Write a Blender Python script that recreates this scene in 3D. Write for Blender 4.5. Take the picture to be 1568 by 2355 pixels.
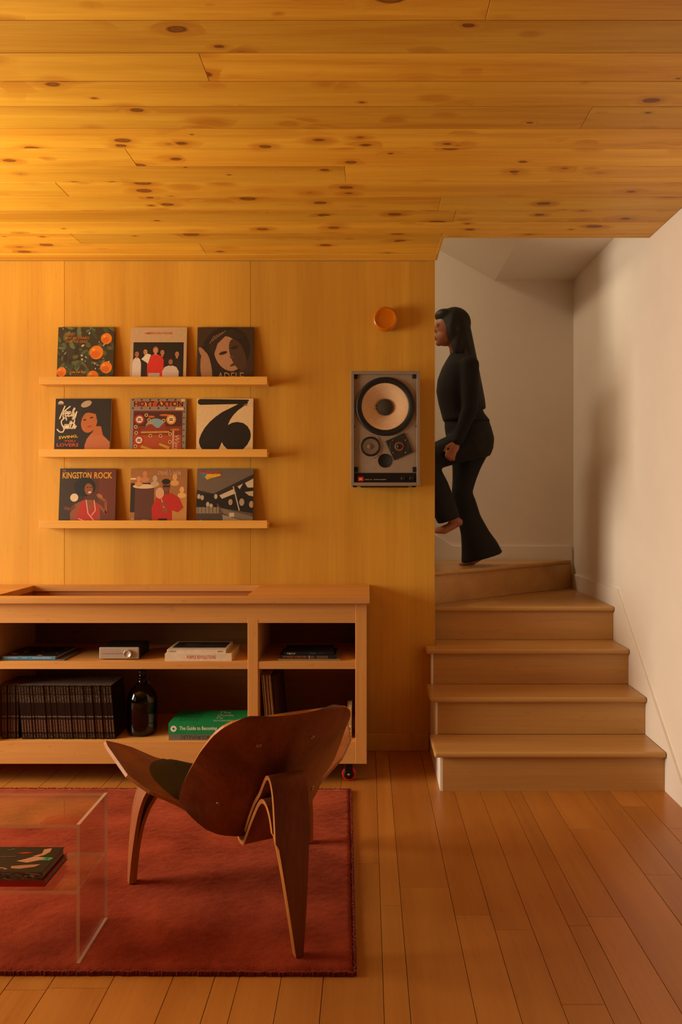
import bpy, bmesh, math, random
from mathutils import Vector, Matrix, Euler
random.seed(7)
for o in list(bpy.data.objects): bpy.data.objects.remove(o, do_unlink=True)
SC = bpy.context.scene
COL = SC.collection
PI = math.pi
FPX = 1829.0          # focal length in pixels of the 1568x2355 frame
CAMH = 1.42
VPX, VPY = 844.0, 1143.0

# ------------------------------------------------------------------ camera
cam = bpy.data.cameras.new('camera'); camo = bpy.data.objects.new('camera', cam); COL.objects.link(camo)
camo.location = (0, 0, CAMH); camo.rotation_euler = (PI/2, 0, 0)
cam.sensor_fit = 'VERTICAL'; cam.sensor_height = 36.0; cam.sensor_width = 24.0
cam.lens = 36.0*FPX/2355.0
cam.shift_x = -(VPX-784.0)/2355.0
cam.shift_y = (VPY-1177.5)/2355.0
cam.clip_start = .05
SC.camera = camo

# ------------------------------------------------------------------ world, daylight, exposure
P_WINA, P_WINB, P_UP, P_LAMP = 150.0, 7.0, 45.0, 50.0
w = bpy.data.worlds.new('world'); SC.world = w; w.use_nodes = True
w.node_tree.nodes['Background'].inputs[0].default_value = (1.0, .92, .80, 1)
w.node_tree.nodes['Background'].inputs[1].default_value = .05
def area_light(name, loc, rot, sx, sy, power, color, spread=180):
    l = bpy.data.lights.new(name, 'AREA'); l.shape = 'RECTANGLE'; l.size = sx; l.size_y = sy
    l.energy = power; l.color = color; l.spread = math.radians(spread)
    o = bpy.data.objects.new(name, l); COL.objects.link(o); o.location = loc; o.rotation_euler = rot
    return o
# daylight entering by the windows of the left wall and from the floor upstairs
DAY = (1, .86, .66)
area_light('daylight_near_wall', (-4.42, 2.80, 1.55), (0, -PI/2+math.radians(12), 0), 1.6, 1.7, P_WINA, DAY, 150)
area_light('daylight_left', (-4.42, .35, 1.45), (0, -PI/2, 0), 1.7, 2.0, P_WINB, DAY)
area_light('daylight_upstairs', (-1.6, 5.08, 4.3), (0, math.radians(-55), 0), .9, .9, P_UP, (1, .80, .55))
SC.view_settings.view_transform = 'Standard'
try: SC.view_settings.look = 'None'
except Exception: pass
SC.view_settings.gamma = 1.0
SC.view_settings.use_curve_mapping = False
SC.view_settings.exposure = 0.0

# ------------------------------------------------------------------ materials
def lin(c):
    if isinstance(c, str):
        c = c.lstrip('#'); c = [int(c[i:i+2], 16)/255 for i in (0, 2, 4)]
    return tuple((v/12.92 if v <= .04045 else ((v+.055)/1.055)**2.4) for v in c)+(1.0,)
MATS = {}
def newmat(name):
    m = bpy.data.materials.new(name); m.use_nodes = True
    nt = m.node_tree; b = nt.nodes['Principled BSDF']
    return m, nt, b
def N(nt, t, **kw):
    n = nt.nodes.new(t)
    for k, v in kw.items(): setattr(n, k, v)
    return n
def plain(name, col, rough=.6, metal=0, var=.06, scale=30, bump=0, **inp):
    if name in MATS: return MATS[name]
    m, nt, b = newmat(name); c = lin(col)
    tc = N(nt, 'ShaderNodeTexCoord'); nz = N(nt, 'ShaderNodeTexNoise'); nz.inputs['Scale'].default_value = scale; nz.inputs['Detail'].default_value = 3
    nt.links.new(tc.outputs['Object'], nz.inputs['Vector'])
    r = N(nt, 'ShaderNodeValToRGB'); r.color_ramp.elements[0].position = .3; r.color_ramp.elements[1].position = .7
    r.color_ramp.elements[0].color = tuple(max(0, v*(1-var)) for v in c[:3])+(1,)
    r.color_ramp.elements[1].color = tuple(min(1, v*(1+var)) for v in c[:3])+(1,)
    nt.links.new(nz.outputs['Fac'], r.inputs['Fac']); nt.links.new(r.outputs['Color'], b.inputs['Base Color'])
    b.inputs['Roughness'].default_value = rough; b.inputs['Metallic'].default_value = metal
    for k, v in inp.items(): b.inputs[k.replace('_', ' ')].default_value = v
    if bump:
        bp = N(nt, 'ShaderNodeBump'); bp.inputs['Strength'].default_value = bump; bp.inputs['Distance'].default_value = .002
        nt.links.new(nz.outputs['Fac'], bp.inputs['Height']); nt.links.new(bp.outputs['Normal'], b.inputs['Normal'])
    MATS[name] = m
    return m
def wood(name, light, dark, axis='X', rough=.42, grain=9.0, knots=False, strips=0, per=.12, contrast=1.0, along=.55, spec=.4, fleck=.0):
    """procedural wood: grain stretched along an object axis, each board shifted by its own random value"""
    m, nt, b = newmat(name); L = nt.links.new
    tc = N(nt, 'ShaderNodeTexCoord'); oi = N(nt, 'ShaderNodeObjectInfo')
    mul = N(nt, 'ShaderNodeMath', operation='MULTIPLY'); mul.inputs[1].default_value = 37.0
    L(oi.outputs['Random'], mul.inputs[0])
    add = N(nt, 'ShaderNodeVectorMath', operation='ADD'); L(tc.outputs['Object'], add.inputs[0]); L(mul.outputs[0], add.inputs[1])
    vec = add.outputs[0]
    a = 'XYZ'.index(axis)
    knotmask = None
    if knots:
        kv = N(nt, 'ShaderNodeMapping'); s = [10.5, 10.5, 0.0]; s[a] = 5.6; kv.inputs['Scale'].default_value = s
        L(vec, kv.inputs['Vector'])
        vo = N(nt, 'ShaderNodeTexVoronoi'); vo.inputs['Scale'].default_value = 1.0; vo.inputs['Randomness'].default_value = 1.0
        wn = N(nt, 'ShaderNodeTexNoise'); wn.inputs['Scale'].default_value = 14; L(vec, wn.inputs['Vector'])
        wm = N(nt, 'ShaderNodeVectorMath', operation='MULTIPLY_ADD'); L(wn.outputs['Color'], wm.inputs[0]); wm.inputs[1].default_value = (.10, .10, 0); L(kv.outputs[0], wm.inputs[2])
        L(wm.outputs[0], vo.inputs['Vector'])
        sep = N(nt, 'ShaderNodeSeparateColor'); L(vo.outputs['Color'], sep.inputs[0])
        gate = N(nt, 'ShaderNodeMapRange'); gate.inputs[1].default_value = .05; gate.inputs[2].default_value = 1.0; gate.inputs[3].default_value = 0; gate.inputs[4].default_value = .25
        pw_ = N(nt, 'ShaderNodeMath', operation='POWER'); L(sep.outputs[0], pw_.inputs[0]); pw_.inputs[1].default_value = 1.15; L(pw_.outputs[0], gate.inputs[0])
        div = N(nt, 'ShaderNodeMath', operation='DIVIDE'); L(vo.outputs['Distance'], div.inputs[0])
        g2 = N(nt, 'ShaderNodeMath', operation='ADD'); L(gate.outputs[0], g2.inputs[0]); g2.inputs[1].default_value = .001; L(g2.outputs[0], div.inputs[1])
        core = N(nt, 'ShaderNodeMapRange', interpolation_type='SMOOTHSTEP'); core.inputs[1].default_value = 1.15; core.inputs[2].default_value = .75; L(div.outputs[0], core.inputs[0])
        halo = N(nt, 'ShaderNodeMapRange', interpolation_type='SMOOTHSTEP'); halo.inputs[1].default_value = 3.2; halo.inputs[2].default_value = .6; L(div.outputs[0], halo.inputs[0])
        knotmask = (core.outputs[0], halo.outputs[0])
    mp = N(nt, 'ShaderNodeMapping'); s = [grain]*3; s[a] = grain*along*.12; mp.inputs['Scale'].default_value = s; L(vec, mp.inputs['Vector'])
    gv = mp.outputs[0]
    if knots:
        off = N(nt, 'ShaderNodeVectorMath', operation='MULTIPLY_ADD'); L(knotmask[1], off.inputs[0]); off.inputs[1].default_value = (.5, .5, .0); L(gv, off.inputs[2]); gv = off.outputs[0]
    n1 = N(nt, 'ShaderNodeTexNoise'); n1.inputs['Scale'].default_value = 1.0; n1.inputs['Detail'].default_value = 7; n1.inputs['Roughness'].default_value = .6; n1.inputs['Distortion'].default_value = .6; L(gv, n1.inputs['Vector'])
    mp2 = N(nt, 'ShaderNodeMapping'); s = [grain*16]*3; s[a] = grain*.5; mp2.inputs['Scale'].default_value = s; L(vec, mp2.inputs['Vector'])
    n2 = N(nt, 'ShaderNodeTexNoise'); n2.inputs['Scale'].default_value = 1.0; n2.inputs['Detail'].default_value = 3; L(mp2.outputs[0], n2.inputs['Vector'])
    mixf = N(nt, 'ShaderNodeMath', operation='MULTIPLY_ADD'); L(n2.outputs['Fac'], mixf.inputs[0]); mixf.inputs[1].default_value = .28; L(n1.outputs['Fac'], mixf.inputs[2])
    r = N(nt, 'ShaderNodeValToRGB'); e = r.color_ramp.elements
    e[0].position = .64-.22/contrast; e[1].position = .64+.22/contrast
    e[0].color = lin(light); e[1].color = lin(dark); L(mixf.outputs[0], r.inputs['Fac'])
    col = r.outputs['Color']
    if fleck:
        mp3 = N(nt, 'ShaderNodeMapping'); s = [70]*3; s[a] = 16; mp3.inputs['Scale'].default_value = s; L(vec, mp3.inputs['Vector'])
        n3 = N(nt, 'ShaderNodeTexNoise'); n3.inputs['Scale'].default_value = 1; n3.inputs['Detail'].default_value = 2; L(mp3.outputs[0], n3.inputs['Vector'])
        rr = N(nt, 'ShaderNodeMapRange'); rr.inputs[1].default_value = .66; rr.inputs[2].default_value = .74; rr.inputs[4].default_value = fleck; L(n3.outputs['Fac'], rr.inputs[0])
        mx = N(nt, 'ShaderNodeMix', data_type='RGBA'); L(rr.outputs[0], mx.inputs[0]); L(col, mx.inputs[6]); mx.inputs[7].default_value = tuple(v*.45 for v in lin(dark)[:3])+(1,)
        col = mx.outputs[2]
    if knots:
        mh = N(nt, 'ShaderNodeMix', data_type='RGBA'); hm = N(nt, 'ShaderNodeMath', operation='MULTIPLY'); L(knotmask[1], hm.inputs[0]); hm.inputs[1].default_value = .5
        L(hm.outputs[0], mh.inputs[0]); L(col, mh.inputs[6]); mh.inputs[7].default_value = lin('#b8640e'); col = mh.outputs[2]
        kr = N(nt, 'ShaderNodeValToRGB'); ke = kr.color_ramp.elements; ke[0].position = 0; ke[0].color = lin('#8a4c14'); ke[1].position = .75; ke[1].color = lin('#6a3408')
        for p_, c_ in ((.45, '#7a4010'), (.62, '#94561c'), (.92, '#3a1804')): e_ = ke.new(p_); e_.color = lin(c_)
        L(div.outputs[0], kr.inputs[0])
        mc = N(nt, 'ShaderNodeMix', data_type='RGBA'); cm = N(nt, 'ShaderNodeMath', operation='MULTIPLY'); L(knotmask[0], cm.inputs[0]); cm.inputs[1].default_value = .88
        L(cm.outputs[0], mc.inputs[0]); L(col, mc.inputs[6]); L(kr.outputs[0], mc.inputs[7]); col = mc.outputs[2]
    if strips:      # leaves of veneer laid side by side
        sx_ = N(nt, 'ShaderNodeSeparateXYZ'); L(tc.outputs['Object'], sx_.inputs[0])
        dv = N(nt, 'ShaderNodeMath', operation='DIVIDE'); L(sx_.outputs[0], dv.inputs[0]); dv.inputs[1].default_value = strips
        fl2 = N(nt, 'ShaderNodeMath', operation='FLOOR'); L(dv.outputs[0], fl2.inputs[0])
        wn2 = N(nt, 'ShaderNodeTexWhiteNoise', noise_dimensions='1D'); L(fl2.outputs[0], wn2.inputs['W'])
        h2 = N(nt, 'ShaderNodeHueSaturation'); m2 = N(nt, 'ShaderNodeMapRange'); m2.inputs[3].default_value = .88; m2.inputs[4].default_value = 1.08
        L(wn2.outputs['Value'], m2.inputs[0]); L(m2.outputs[0], h2.inputs['Value']); L(col, h2.inputs['Color']); col = h2.outputs[0]
    # every board has its own tone
    hs = N(nt, 'ShaderNodeHueSaturation'); mr = N(nt, 'ShaderNodeMapRange'); mr.inputs[3].default_value = 1-per; mr.inputs[4].default_value = 1+per*.6
    L(oi.outputs['Random'], mr.inputs[0]); L(mr.outputs[0], hs.inputs['Value']); L(col, hs.inputs['Color'])
    L(hs.outputs[0], b.inputs['Base Color'])
    b.inputs['Roughness'].default_value = rough; b.inputs['Specular IOR Level'].default_value = spec
    bp = N(nt, 'ShaderNodeBump'); bp.inputs['Strength'].default_value = .08; bp.inputs['Distance'].default_value = .001
    L(mixf.outputs[0], bp.inputs['Height']); L(bp.outputs['Normal'], b.inputs['Normal'])
    MATS[name] = m
    return m
M_PINE = wood('pine_planks', '#f6c342', '#cc8b22', 'X', rough=.45, grain=8, knots=True, per=.2, contrast=.95)
M_PINEEDGE = wood('pine_trim', '#e7b43f', '#c88e26', 'X', rough=.45, grain=8, per=.1)
M_PLY = wood('plywood_panel', '#e4aa3c', '#c4882a', 'Z', rough=.5, grain=4.2, per=.05, contrast=.8, fleck=.12, spec=.3, strips=.237)
M_MAPLE = wood('maple_x', '#e4a85d', '#cb8f4b', 'X', rough=.38, grain=6, per=.05, contrast=1.0, fleck=.25)
M_MAPLEZ = wood('maple_z', '#e4a85d', '#cb8f4b', 'Z', rough=.38, grain=6, per=.05, contrast=1.0, fleck=.25)
M_LEDGE = wood('maple_ledge', '#f2b858', '#d89c44', 'X', rough=.4, grain=6, per=.05, contrast=1.0, fleck=.2)
M_STAIR = wood('maple_stair', '#cb9c59', '#b8864c', 'X', rough=.32, grain=5, per=.07, contrast=1.2, fleck=.2)
M_FLOOR = wood('maple_floor', '#c08038', '#aa6a2c', 'Y', rough=.30, grain=6, per=.12, contrast=1.0, fleck=.22)
M_WALNUT = wood('walnut_veneer', '#98562e', '#6a361c', 'Z', rough=.36, grain=8, per=.02, contrast=1.3)
M_WALEDGE = wood('walnut_ply_edge', '#c07a38', '#9a5a26', 'Z', rough=.4, grain=14, per=.02, contrast=1.0)
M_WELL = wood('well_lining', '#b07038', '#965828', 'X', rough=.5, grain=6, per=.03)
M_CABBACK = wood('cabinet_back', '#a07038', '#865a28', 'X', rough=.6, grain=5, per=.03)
M_WHITE = plain('white_wall_paint', '#f0e6d8', .75, var=.015, scale=6)
M_TRIMWHITE = plain('white_trim_paint', '#f2eadf', .45, var=.01)
M_LOWBOUNCE = plain('low_bounce_brown', '#553a24', .8, var=.03, scale=6)  # brown picked so the unseen walls bounce less light
M_DARK = plain('dark_gap', '#2a1608', .9)
M_SUB = plain('subfloor', '#3a1f0c', .9)
M_BLACK = plain('black_plastic', '#0c0a09', .45)
M_BLACKM = plain('black_matte', '#0e0b0a', .8)
M_STEEL = plain('steel', '#b9b2a6', .3, metal=1)
M_BRASS = plain('screw_metal', '#b08a5a', .35, metal=1)

# ------------------------------------------------------------------ mesh helpers
def link_obj(name, me, parent=None, world=True):
    o = bpy.data.objects.new(name, me); COL.objects.link(o)
    if parent is not None:
        o.parent = parent
        if world and parent.type == 'EMPTY': o.matrix_parent_inverse = parent.matrix_basis.inverted()
    return o
def mesh(name, verts, faces, mats, parent=None, fm=None, smooth=False, world=True):
    me = bpy.data.meshes.new(name); me.from_pydata([tuple(v) for v in verts], [], faces)
    if not isinstance(mats, (list, tuple)): mats = [mats]
    for m in mats: me.materials.append(m)
    if fm: me.polygons.foreach_set('material_index', fm)
    if smooth: me.polygons.foreach_set('use_smooth', [True]*len(me.polygons))
    me.update()
    return link_obj(name, me, parent, world)
def from_bm(name, bm, mats, parent=None, smooth=False, world=True, normals=True):
    if normals: bmesh.ops.recalc_face_normals(bm, faces=bm.faces)
    me = bpy.data.meshes.new(name); bm.to_mesh(me); bm.free()
    if not isinstance(mats, (list, tuple)): mats = [mats]
    for m in mats: me.materials.append(m)
    if smooth: me.polygons.foreach_set('use_smooth', [True]*len(me.polygons))
    return link_obj(name, me, parent, world)
def bm_box(bm, x0, x1, y0, y1, z0, z1, bevel=0, seg=1, mi=0, mat=None):
    r = bmesh.ops.create_cube(bm, size=1)
    for v in r['verts']:
        v.co = Vector(((x0+x1)/2+v.co.x*(x1-x0), (y0+y1)/2+v.co.y*(y1-y0), (z0+z1)/2+v.co.z*(z1-z0)))
    fs = set(f for v in r['verts'] for f in v.link_faces)
    if bevel:
        es = list(set(e for f in fs for e in f.edges))
        rb = bmesh.ops.bevel(bm, geom=es, offset=bevel, segments=seg, profile=.5, affect='EDGES')
        fs = set(rb['faces']) | {f for f in fs if f.is_valid}
    for f in fs:
        if f.is_valid: f.material_index = mi
    if mat is not None:
        for v in set(v for f in fs if f.is_valid for v in f.verts): v.co = mat @ v.co
    return fs
def box(name, x0, x1, y0, y1, z0, z1, m, parent=None, bevel=0, seg=1, world=True):
    bm = bmesh.new(); bm_box(bm, x0, x1, y0, y1, z0, z1, bevel, seg)
    return from_bm(name, bm, m, parent, world=world)
def prism(name, poly, axis, a0, a1, m, parent=None, bevel=0, seg=2, world=True):
    """polygon (2-D) extruded along an axis from a0 to a1; poly coordinates are the other two axes in order"""
    bm = bmesh.new()
    def P(p, a):
        if axis == 'X': return (a, p[0], p[1])
        if axis == 'Y': return (p[0], a, p[1])
        return (p[0], p[1], a)
    v0 = [bm.verts.new(P(p, a0)) for p in poly]; v1 = [bm.verts.new(P(p, a1)) for p in poly]
    n = len(poly)
    bm.faces.new(v0); bm.faces.new(v1[::-1])
    for i in range(n): bm.faces.new((v0[i], v0[(i+1) % n], v1[(i+1) % n], v1[i]))
    bmesh.ops.recalc_face_normals(bm, faces=bm.faces)
    if bevel: bmesh.ops.bevel(bm, geom=list(bm.edges), offset=bevel, segments=seg, profile=.5, affect='EDGES')
    return from_bm(name, bm, m, parent, world=world)
def bm_lathe(bm, prof, seg=32, M=Matrix.Identity(4), mi=0, smooth=True):
    rings = []
    for r, z in prof:
        if r < 1e-6: rings.append([bm.verts.new(M @ Vector((0, 0, z)))])
        else: rings.append([bm.verts.new(M @ Vector((r*math.cos(2*PI*i/seg), r*math.sin(2*PI*i/seg), z))) for i in range(seg)])
    for a, b in zip(rings, rings[1:]):
        for i in range(seg):
            j = (i+1) % seg
            if len(a) == 1 and len(b) == 1: continue
            if len(a) == 1: f = bm.faces.new((a[0], b[j], b[i]))
            elif len(b) == 1: f = bm.faces.new((a[i], a[j], b[0]))
            else: f = bm.faces.new((a[i], a[j], b[j], b[i]))
            f.material_index = mi; f.smooth = smooth
def lathe(name, prof, m, parent=None, M=Matrix.Identity(4), seg=32, world=True):
    bm = bmesh.new(); bm_lathe(bm, prof, seg, M); return from_bm(name, bm, m, parent, world=world)
def bm_tube(bm, pts, rad, seg=8, mi=0):
    pts = [Vector(p) for p in pts]; rings = []
    for i, p in enumerate(pts):
        t = (pts[min(i+1, len(pts)-1)]-pts[max(i-1, 0)]).normalized()
        u = t.cross(Vector((0, 0, 1)));
        if u.length < 1e-3: u = t.cross(Vector((0, 1, 0)))
        u.normalize(); v = t.cross(u); r = rad[i] if isinstance(rad, (list, tuple)) else rad
        rings.append([bm.verts.new(p+u*math.cos(2*PI*k/seg)*r+v*math.sin(2*PI*k/seg)*r) for k in range(seg)])
    for a, b in zip(rings, rings[1:]):
        for k in range(seg):
            f = bm.faces.new((a[k], a[(k+1) % seg], b[(k+1) % seg], b[k])); f.smooth = True; f.material_index = mi
    bm.faces.new(rings[0][::-1]).material_index = mi; bm.faces.new(rings[-1]).material_index = mi
def interp(tab, x):
    if x <= tab[0][0]: return tab[0][1]
    for (a, fa), (b, fb) in zip(tab, tab[1:]):
        if x <= b: return fa+(fb-fa)*(x-a)/(b-a)
    return tab[-1][1]
def spline(pts, n=8):
    pts = [Vector(p) for p in pts]; out = []
    for i in range(len(pts)-1):
        p0 = pts[max(i-1, 0)]; p1 = pts[i]; p2 = pts[i+1]; p3 = pts[min(i+2, len(pts)-1)]
        for k in range(n):
            t = k/n; out.append(.5*((2*p1)+(p2-p0)*t+(2*p0-5*p1+4*p2-p3)*t*t+(3*p1-p0-3*p2+p3)*t**3))
    out.append(pts[-1]); return out
def tag(o, label, cat, group=None, kind=None):
    if label: o['label'] = label
    if cat: o['category'] = cat
    if group: o['group'] = group
    if kind: o['kind'] = kind
    return o
def thing(name, label, cat, loc=(0, 0, 0), rot=(0, 0, 0), group=None):
    o = bpy.data.objects.new(name, None); COL.objects.link(o); o.empty_display_size = .05
    o.location = loc; o.rotation_euler = rot
    o.matrix_basis = Matrix.Translation(loc) @ Euler(rot).to_matrix().to_4x4()
    return tag(o, label, cat, group)
def struct(o): o['kind'] = 'structure'; return o

# ---- flat print: shapes and lettering laid as thin layers on a surface
class Art:
    def __init__(s, w, h): s.w, s.h, s.v, s.f, s.m, s.mats, s.layer = w, h, [], [], [], [], 0
    def mi(s, m):
        if m not in s.mats: s.mats.append(m)
        return s.mats.index(m)
    def poly(s, pts, m, up=True):
        if up: s.layer += 1
        b = len(s.v); s.v += [(max(0, min(1, p[0]))*s.w, max(0, min(1, p[1]))*s.h, s.layer) for p in pts]
        s.f.append(list(range(b, b+len(pts)))); s.m.append(s.mi(m))
    def rect(s, x0, y0, x1, y1, m, up=True): s.poly([(x0, y0), (x1, y0), (x1, y1), (x0, y1)], m, up)
    def ell(s, cx, cy, rx, ry, m, rot=0, n=22, up=True, a0=0, a1=2*PI):
        c, q = math.cos(rot), math.sin(rot); pts = []
        full = a1-a0 > 6.28
        for i in range(n if full else n+1):
            a = a0+(a1-a0)*i/n; x, y = rx*math.cos(a), ry*math.sin(a); pts.append((cx+x*c-y*q, cy+x*q+y*c))
        s.poly(pts, m, up)
    def ring(s, cx, cy, r, t, m, n=24, a0=0, a1=2*PI):
        s.layer += 1
        for i in range(n):
            a, b = a0+(a1-a0)*i/n, a0+(a1-a0)*(i+1)/n
            s.poly([(cx+r*math.cos(a), cy+r*math.sin(a)), (cx+r*math.cos(b), cy+r*math.sin(b)), (cx+(r-t)*math.cos(b), cy+(r-t)*math.sin(b)), (cx+(r-t)*math.cos(a), cy+(r-t)*math.sin(a))], m, False)
    def line(s, pts, t, m, up=True):
        if up: s.layer += 1
        for (x0, y0), (x1, y1) in zip(pts, pts[1:]):
            dx, dy = x1-x0, y1-y0; l = math.hypot(dx, dy) or 1; nx, ny = -dy/l*t/2, dx/l*t/2
            s.poly([(x0+nx, y0+ny), (x1+nx, y1+ny), (x1-nx, y1-ny), (x0-nx, y0-ny)], m, False)
    def text(s, body, x0, y0, x1, y1, m, shear=0, bold=0, rot=0, flip=False):
        cu = bpy.data.curves.new('lettering', 'FONT'); cu.body = body; cu.shear = shear; cu.resolution_u = 2; cu.fill_mode = 'FRONT'
        if bold: cu.offset = bold
        ob = bpy.data.objects.new('lettering', cu); me = bpy.data.meshes.new_from_object(ob)
        vs = [v.co.copy() for v in me.vertices]; fs = [list(p.vertices) for p in me.polygons]
        bpy.data.objects.remove(ob); bpy.data.curves.remove(cu); bpy.data.meshes.remove(me)
        if not vs: return
        s.layer += 1
        ax, bx = min(v.x for v in vs), max(v.x for v in vs); ay, by = min(v.y for v in vs), max(v.y for v in vs)
        b = len(s.v); mi = s.mi(m); cx, cy = (x0+x1)/2, (y0+y1)/2
        for v in vs:
            tx, ty = (v.x-ax)/max(bx-ax, 1e-6), (v.y-ay)/max(by-ay, 1e-6)
            if flip: tx, ty = 1-tx, 1-ty
            x, y = x0+tx*(x1-x0), y0+ty*(y1-y0)
            if rot:
                X, Y = (x-cx)*s.w, (y-cy)*s.h
                x, y = cx+(X*math.cos(rot)-Y*math.sin(rot))/s.w, cy+(X*math.sin(rot)+Y*math.cos(rot))/s.h
            s.v.append((x*s.w, y*s.h, s.layer))
        s.f += [[b+i for i in f] for f in fs]; s.m += [mi]*len(fs)
    def build(s, name, parent, T, step=.00012, world=True):
        """T maps (x,y,0) of the print to the surface; layers rise along local z"""
        step = min(step, .0012/max(1, s.layer)); vs = [T @ Vector((x, y, .0002+l*step)) for x, y, l in s.v]
        return mesh(name, vs, s.f, s.mats, parent, s.m, world=world)
def paint(hexcol, rough=.5): return plain('print_'+hexcol.strip('#'), hexcol, rough, var=.05, scale=60)
FRONT = lambda x, y, z: Matrix.Translation((x, y, z)) @ Matrix(((1, 0, 0, 0), (0, 0, -1, 0), (0, 1, 0, 0), (0, 0, 0, 1)))   # faces -Y
TOP = lambda x, y, z: Matrix.Translation((x, y, z))                                                                      # faces +Z

# ------------------------------------------------------------------ the setting
XR, XL, YF, YW, XE = 1.45, -4.30, -2.0, 4.46, .38       # right wall, left wall, wall behind camera, panelled wall, its free end
ZC = CAMH+1.331                                          # plank ceiling
YS = 5.59                                                # rear wall of the stairwell
# floor with its boards
fl = struct(box('floor', XL-.15, XR+.12, YF-.15, YS+.1, -.12, -.018, M_SUB))
seams = [-.9236, -.748, -.573, -.450, -.377, -.253, -.129, .0469, .119, .298, .4196, .544, .6667, .740, .8655, 1.0437, 1.1687, 1.2894, XR-.002]
x = -.9236; pat = [.123, .178, .076, .178, .127, .178, .127, .076, .178]; k = 0
while x > XL+.1: x -= pat[k % len(pat)]; k += 1; seams.insert(0, max(x, XL+.002))
joints = {.740: 2.69, .8655: 3.40, .0469: 2.764, 1.0437: 2.99, .119: 2.89, -.9236: 2.30}
rf = random.Random(3)
for a, b in zip(seams, seams[1:]):
    first = joints.get(a, rf.uniform(.3, 1.6)); ys = [first]
    while ys[0] > YF+.9: ys.insert(0, ys[0]-rf.uniform(.9, 1.9))
    while ys[-1] < YW-.5: ys.append(ys[-1]+rf.uniform(.9, 1.9))
    ys = [YF]+[y for y in ys if YF+.3 < y < YW-.15]+[YW-.002]
    for y0, y1 in zip(ys, ys[1:]):
        box('floorboard', a+.0009, b-.0009, y0+.0004, y1-.0004, -.018, rf.uniform(-.0004, 0), M_FLOOR, fl, bevel=.0006)
# plank ceiling: planks of 163.5 mm running across, front edge of the stairwell opening at y=4.07
YO = 4.07
ce = struct(prism('ceiling', [(XL-.15, YF-.15), (XR+.12, YF-.15), (XR+.12, YO-.012), (XE, YO-.012), (XE, YW), (XL-.15, YW)], 'Z', ZC+.018, ZC+.10, M_DARK))
cj = {2.227: [.33], 2.557: [-.505], 3.22: [-.925], 3.386: [-.09], 3.711: [.33], 2.891: [.77], 3.549: [-1.32], 4.19: [-1.5], 2.394: [], 2.726: []}
rc = random.Random(11); y1 = 4.347; k = 0
while y1 > YF:
    y0 = max(y1-.1635, YF); key = min(cj, key=lambda q: abs(q-y1))
    js = cj[key] if abs(key-y1) < .03 else [rc.uniform(-2.6, 1.2)]
    xr = XE if y0 > YO-.03 else XR-.002
    xs = [XL+.002]+sorted(js)+([rc.uniform(-2.9, -1.9)] if k % 2 else [])+[xr]
    xs = sorted(xs)
    ye = y1
    for a, b in zip(xs, xs[1:]):
        if y0 < YO < y1 and b > XE:
            # plank that ends at the stairwell edge: notch it round the corner
            if a < XE: box('plank', a+.0006, XE-.001, y0+.0008, y1-.0008, ZC, ZC+.018, M_PINE, ce, bevel=.0012); a = XE
            box('plank', a+.0006, b-.0006, y0+.0008, YO, ZC, ZC+.018, M_PINE, ce, bevel=.0012)
        else:
            box('plank', a+.0006, b-.0006, y0+.0010, y1-.0010, ZC+rc.uniform(0, .0008), ZC+.018, M_PINE, ce, bevel=.0012)
    y1 = y0; k += 1
tr = struct(box('trim_1', XL, XE+.004, 4.349, YW-.001, ZC-.006, ZC+.017, M_PINEEDGE, bevel=.002))       # board closing the ceiling against the wall
struct(box('trim_2', XE-.001, XE+.012, YO, YW, ZC-.004, ZC+.10, M_PINEEDGE, bevel=.001))                # edge board of the opening
struct(box('trim_3', XE, XR-.001, YO+.001, YO+.012, ZC-.001, ZC+.10, M_PINEEDGE))
# panelled wall
wb = struct(box('wall_back', XL-.15, XE-.003, YW+.0125, YW+.12, -.02, 5.0, M_WHITE))
px = [XL, -3.78, -2.74, -1.697, -.653, XE]
for a, b in zip(px, px[1:]):
    box('plywood_panel', a+.0008, b-.0008, YW, YW+.0125, .002, ZC-.0068, M_PLY, wb, bevel=.0008)
box('end_board', XE-.003, XE, YW+.001, YW+.12, .02, ZC-.007, M_MAPLEZ, wb)
struct(box('baseboard_back', XL, .345, YW-.014, YW-.0005, 0, .095, M_PLY, bevel=.002))
# stairwell shell
struct(box('wall_stairwell', XL-.15, XR, YS, YS+.12, -.02, 5.0, M_WHITE))
struct(box('wall_right', XR, XR+.12, 2.3, YS+.12, -.02, 5.0, M_WHITE))
struct(box('wall_right_unseen', XR, XR+.12, YF-.15, 2.2995, -.02, 5.0, M_LOWBOUNCE))  # unseen stretch of the right wall, made brown to dim its bounce
ZS = CAMH+1.522
cs = struct(prism('ceiling_stairwell', [(XR, ZS), (.895, ZS), (.895-3.3, ZS+3.3*.55), (.895-3.3, ZS+3.3*.55+.1), (.895, ZS+.1), (XR, ZS+.1)], 'Y', YO+.012, YS, M_WHITE))
struct(box('wall_header', XE, XR, YO-.10, YO+.012, ZC+.101, ZS+.15, M_WHITE))
struct(box('wall_opening_side', XE-.10, XE, YO-.1, YW+.12, ZC+.101, 5.0, M_WHITE))
struct(box('wall_upstairs', XL-.15, XL, YW+.12, YS, -.02, 5.1, M_WHITE))
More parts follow.
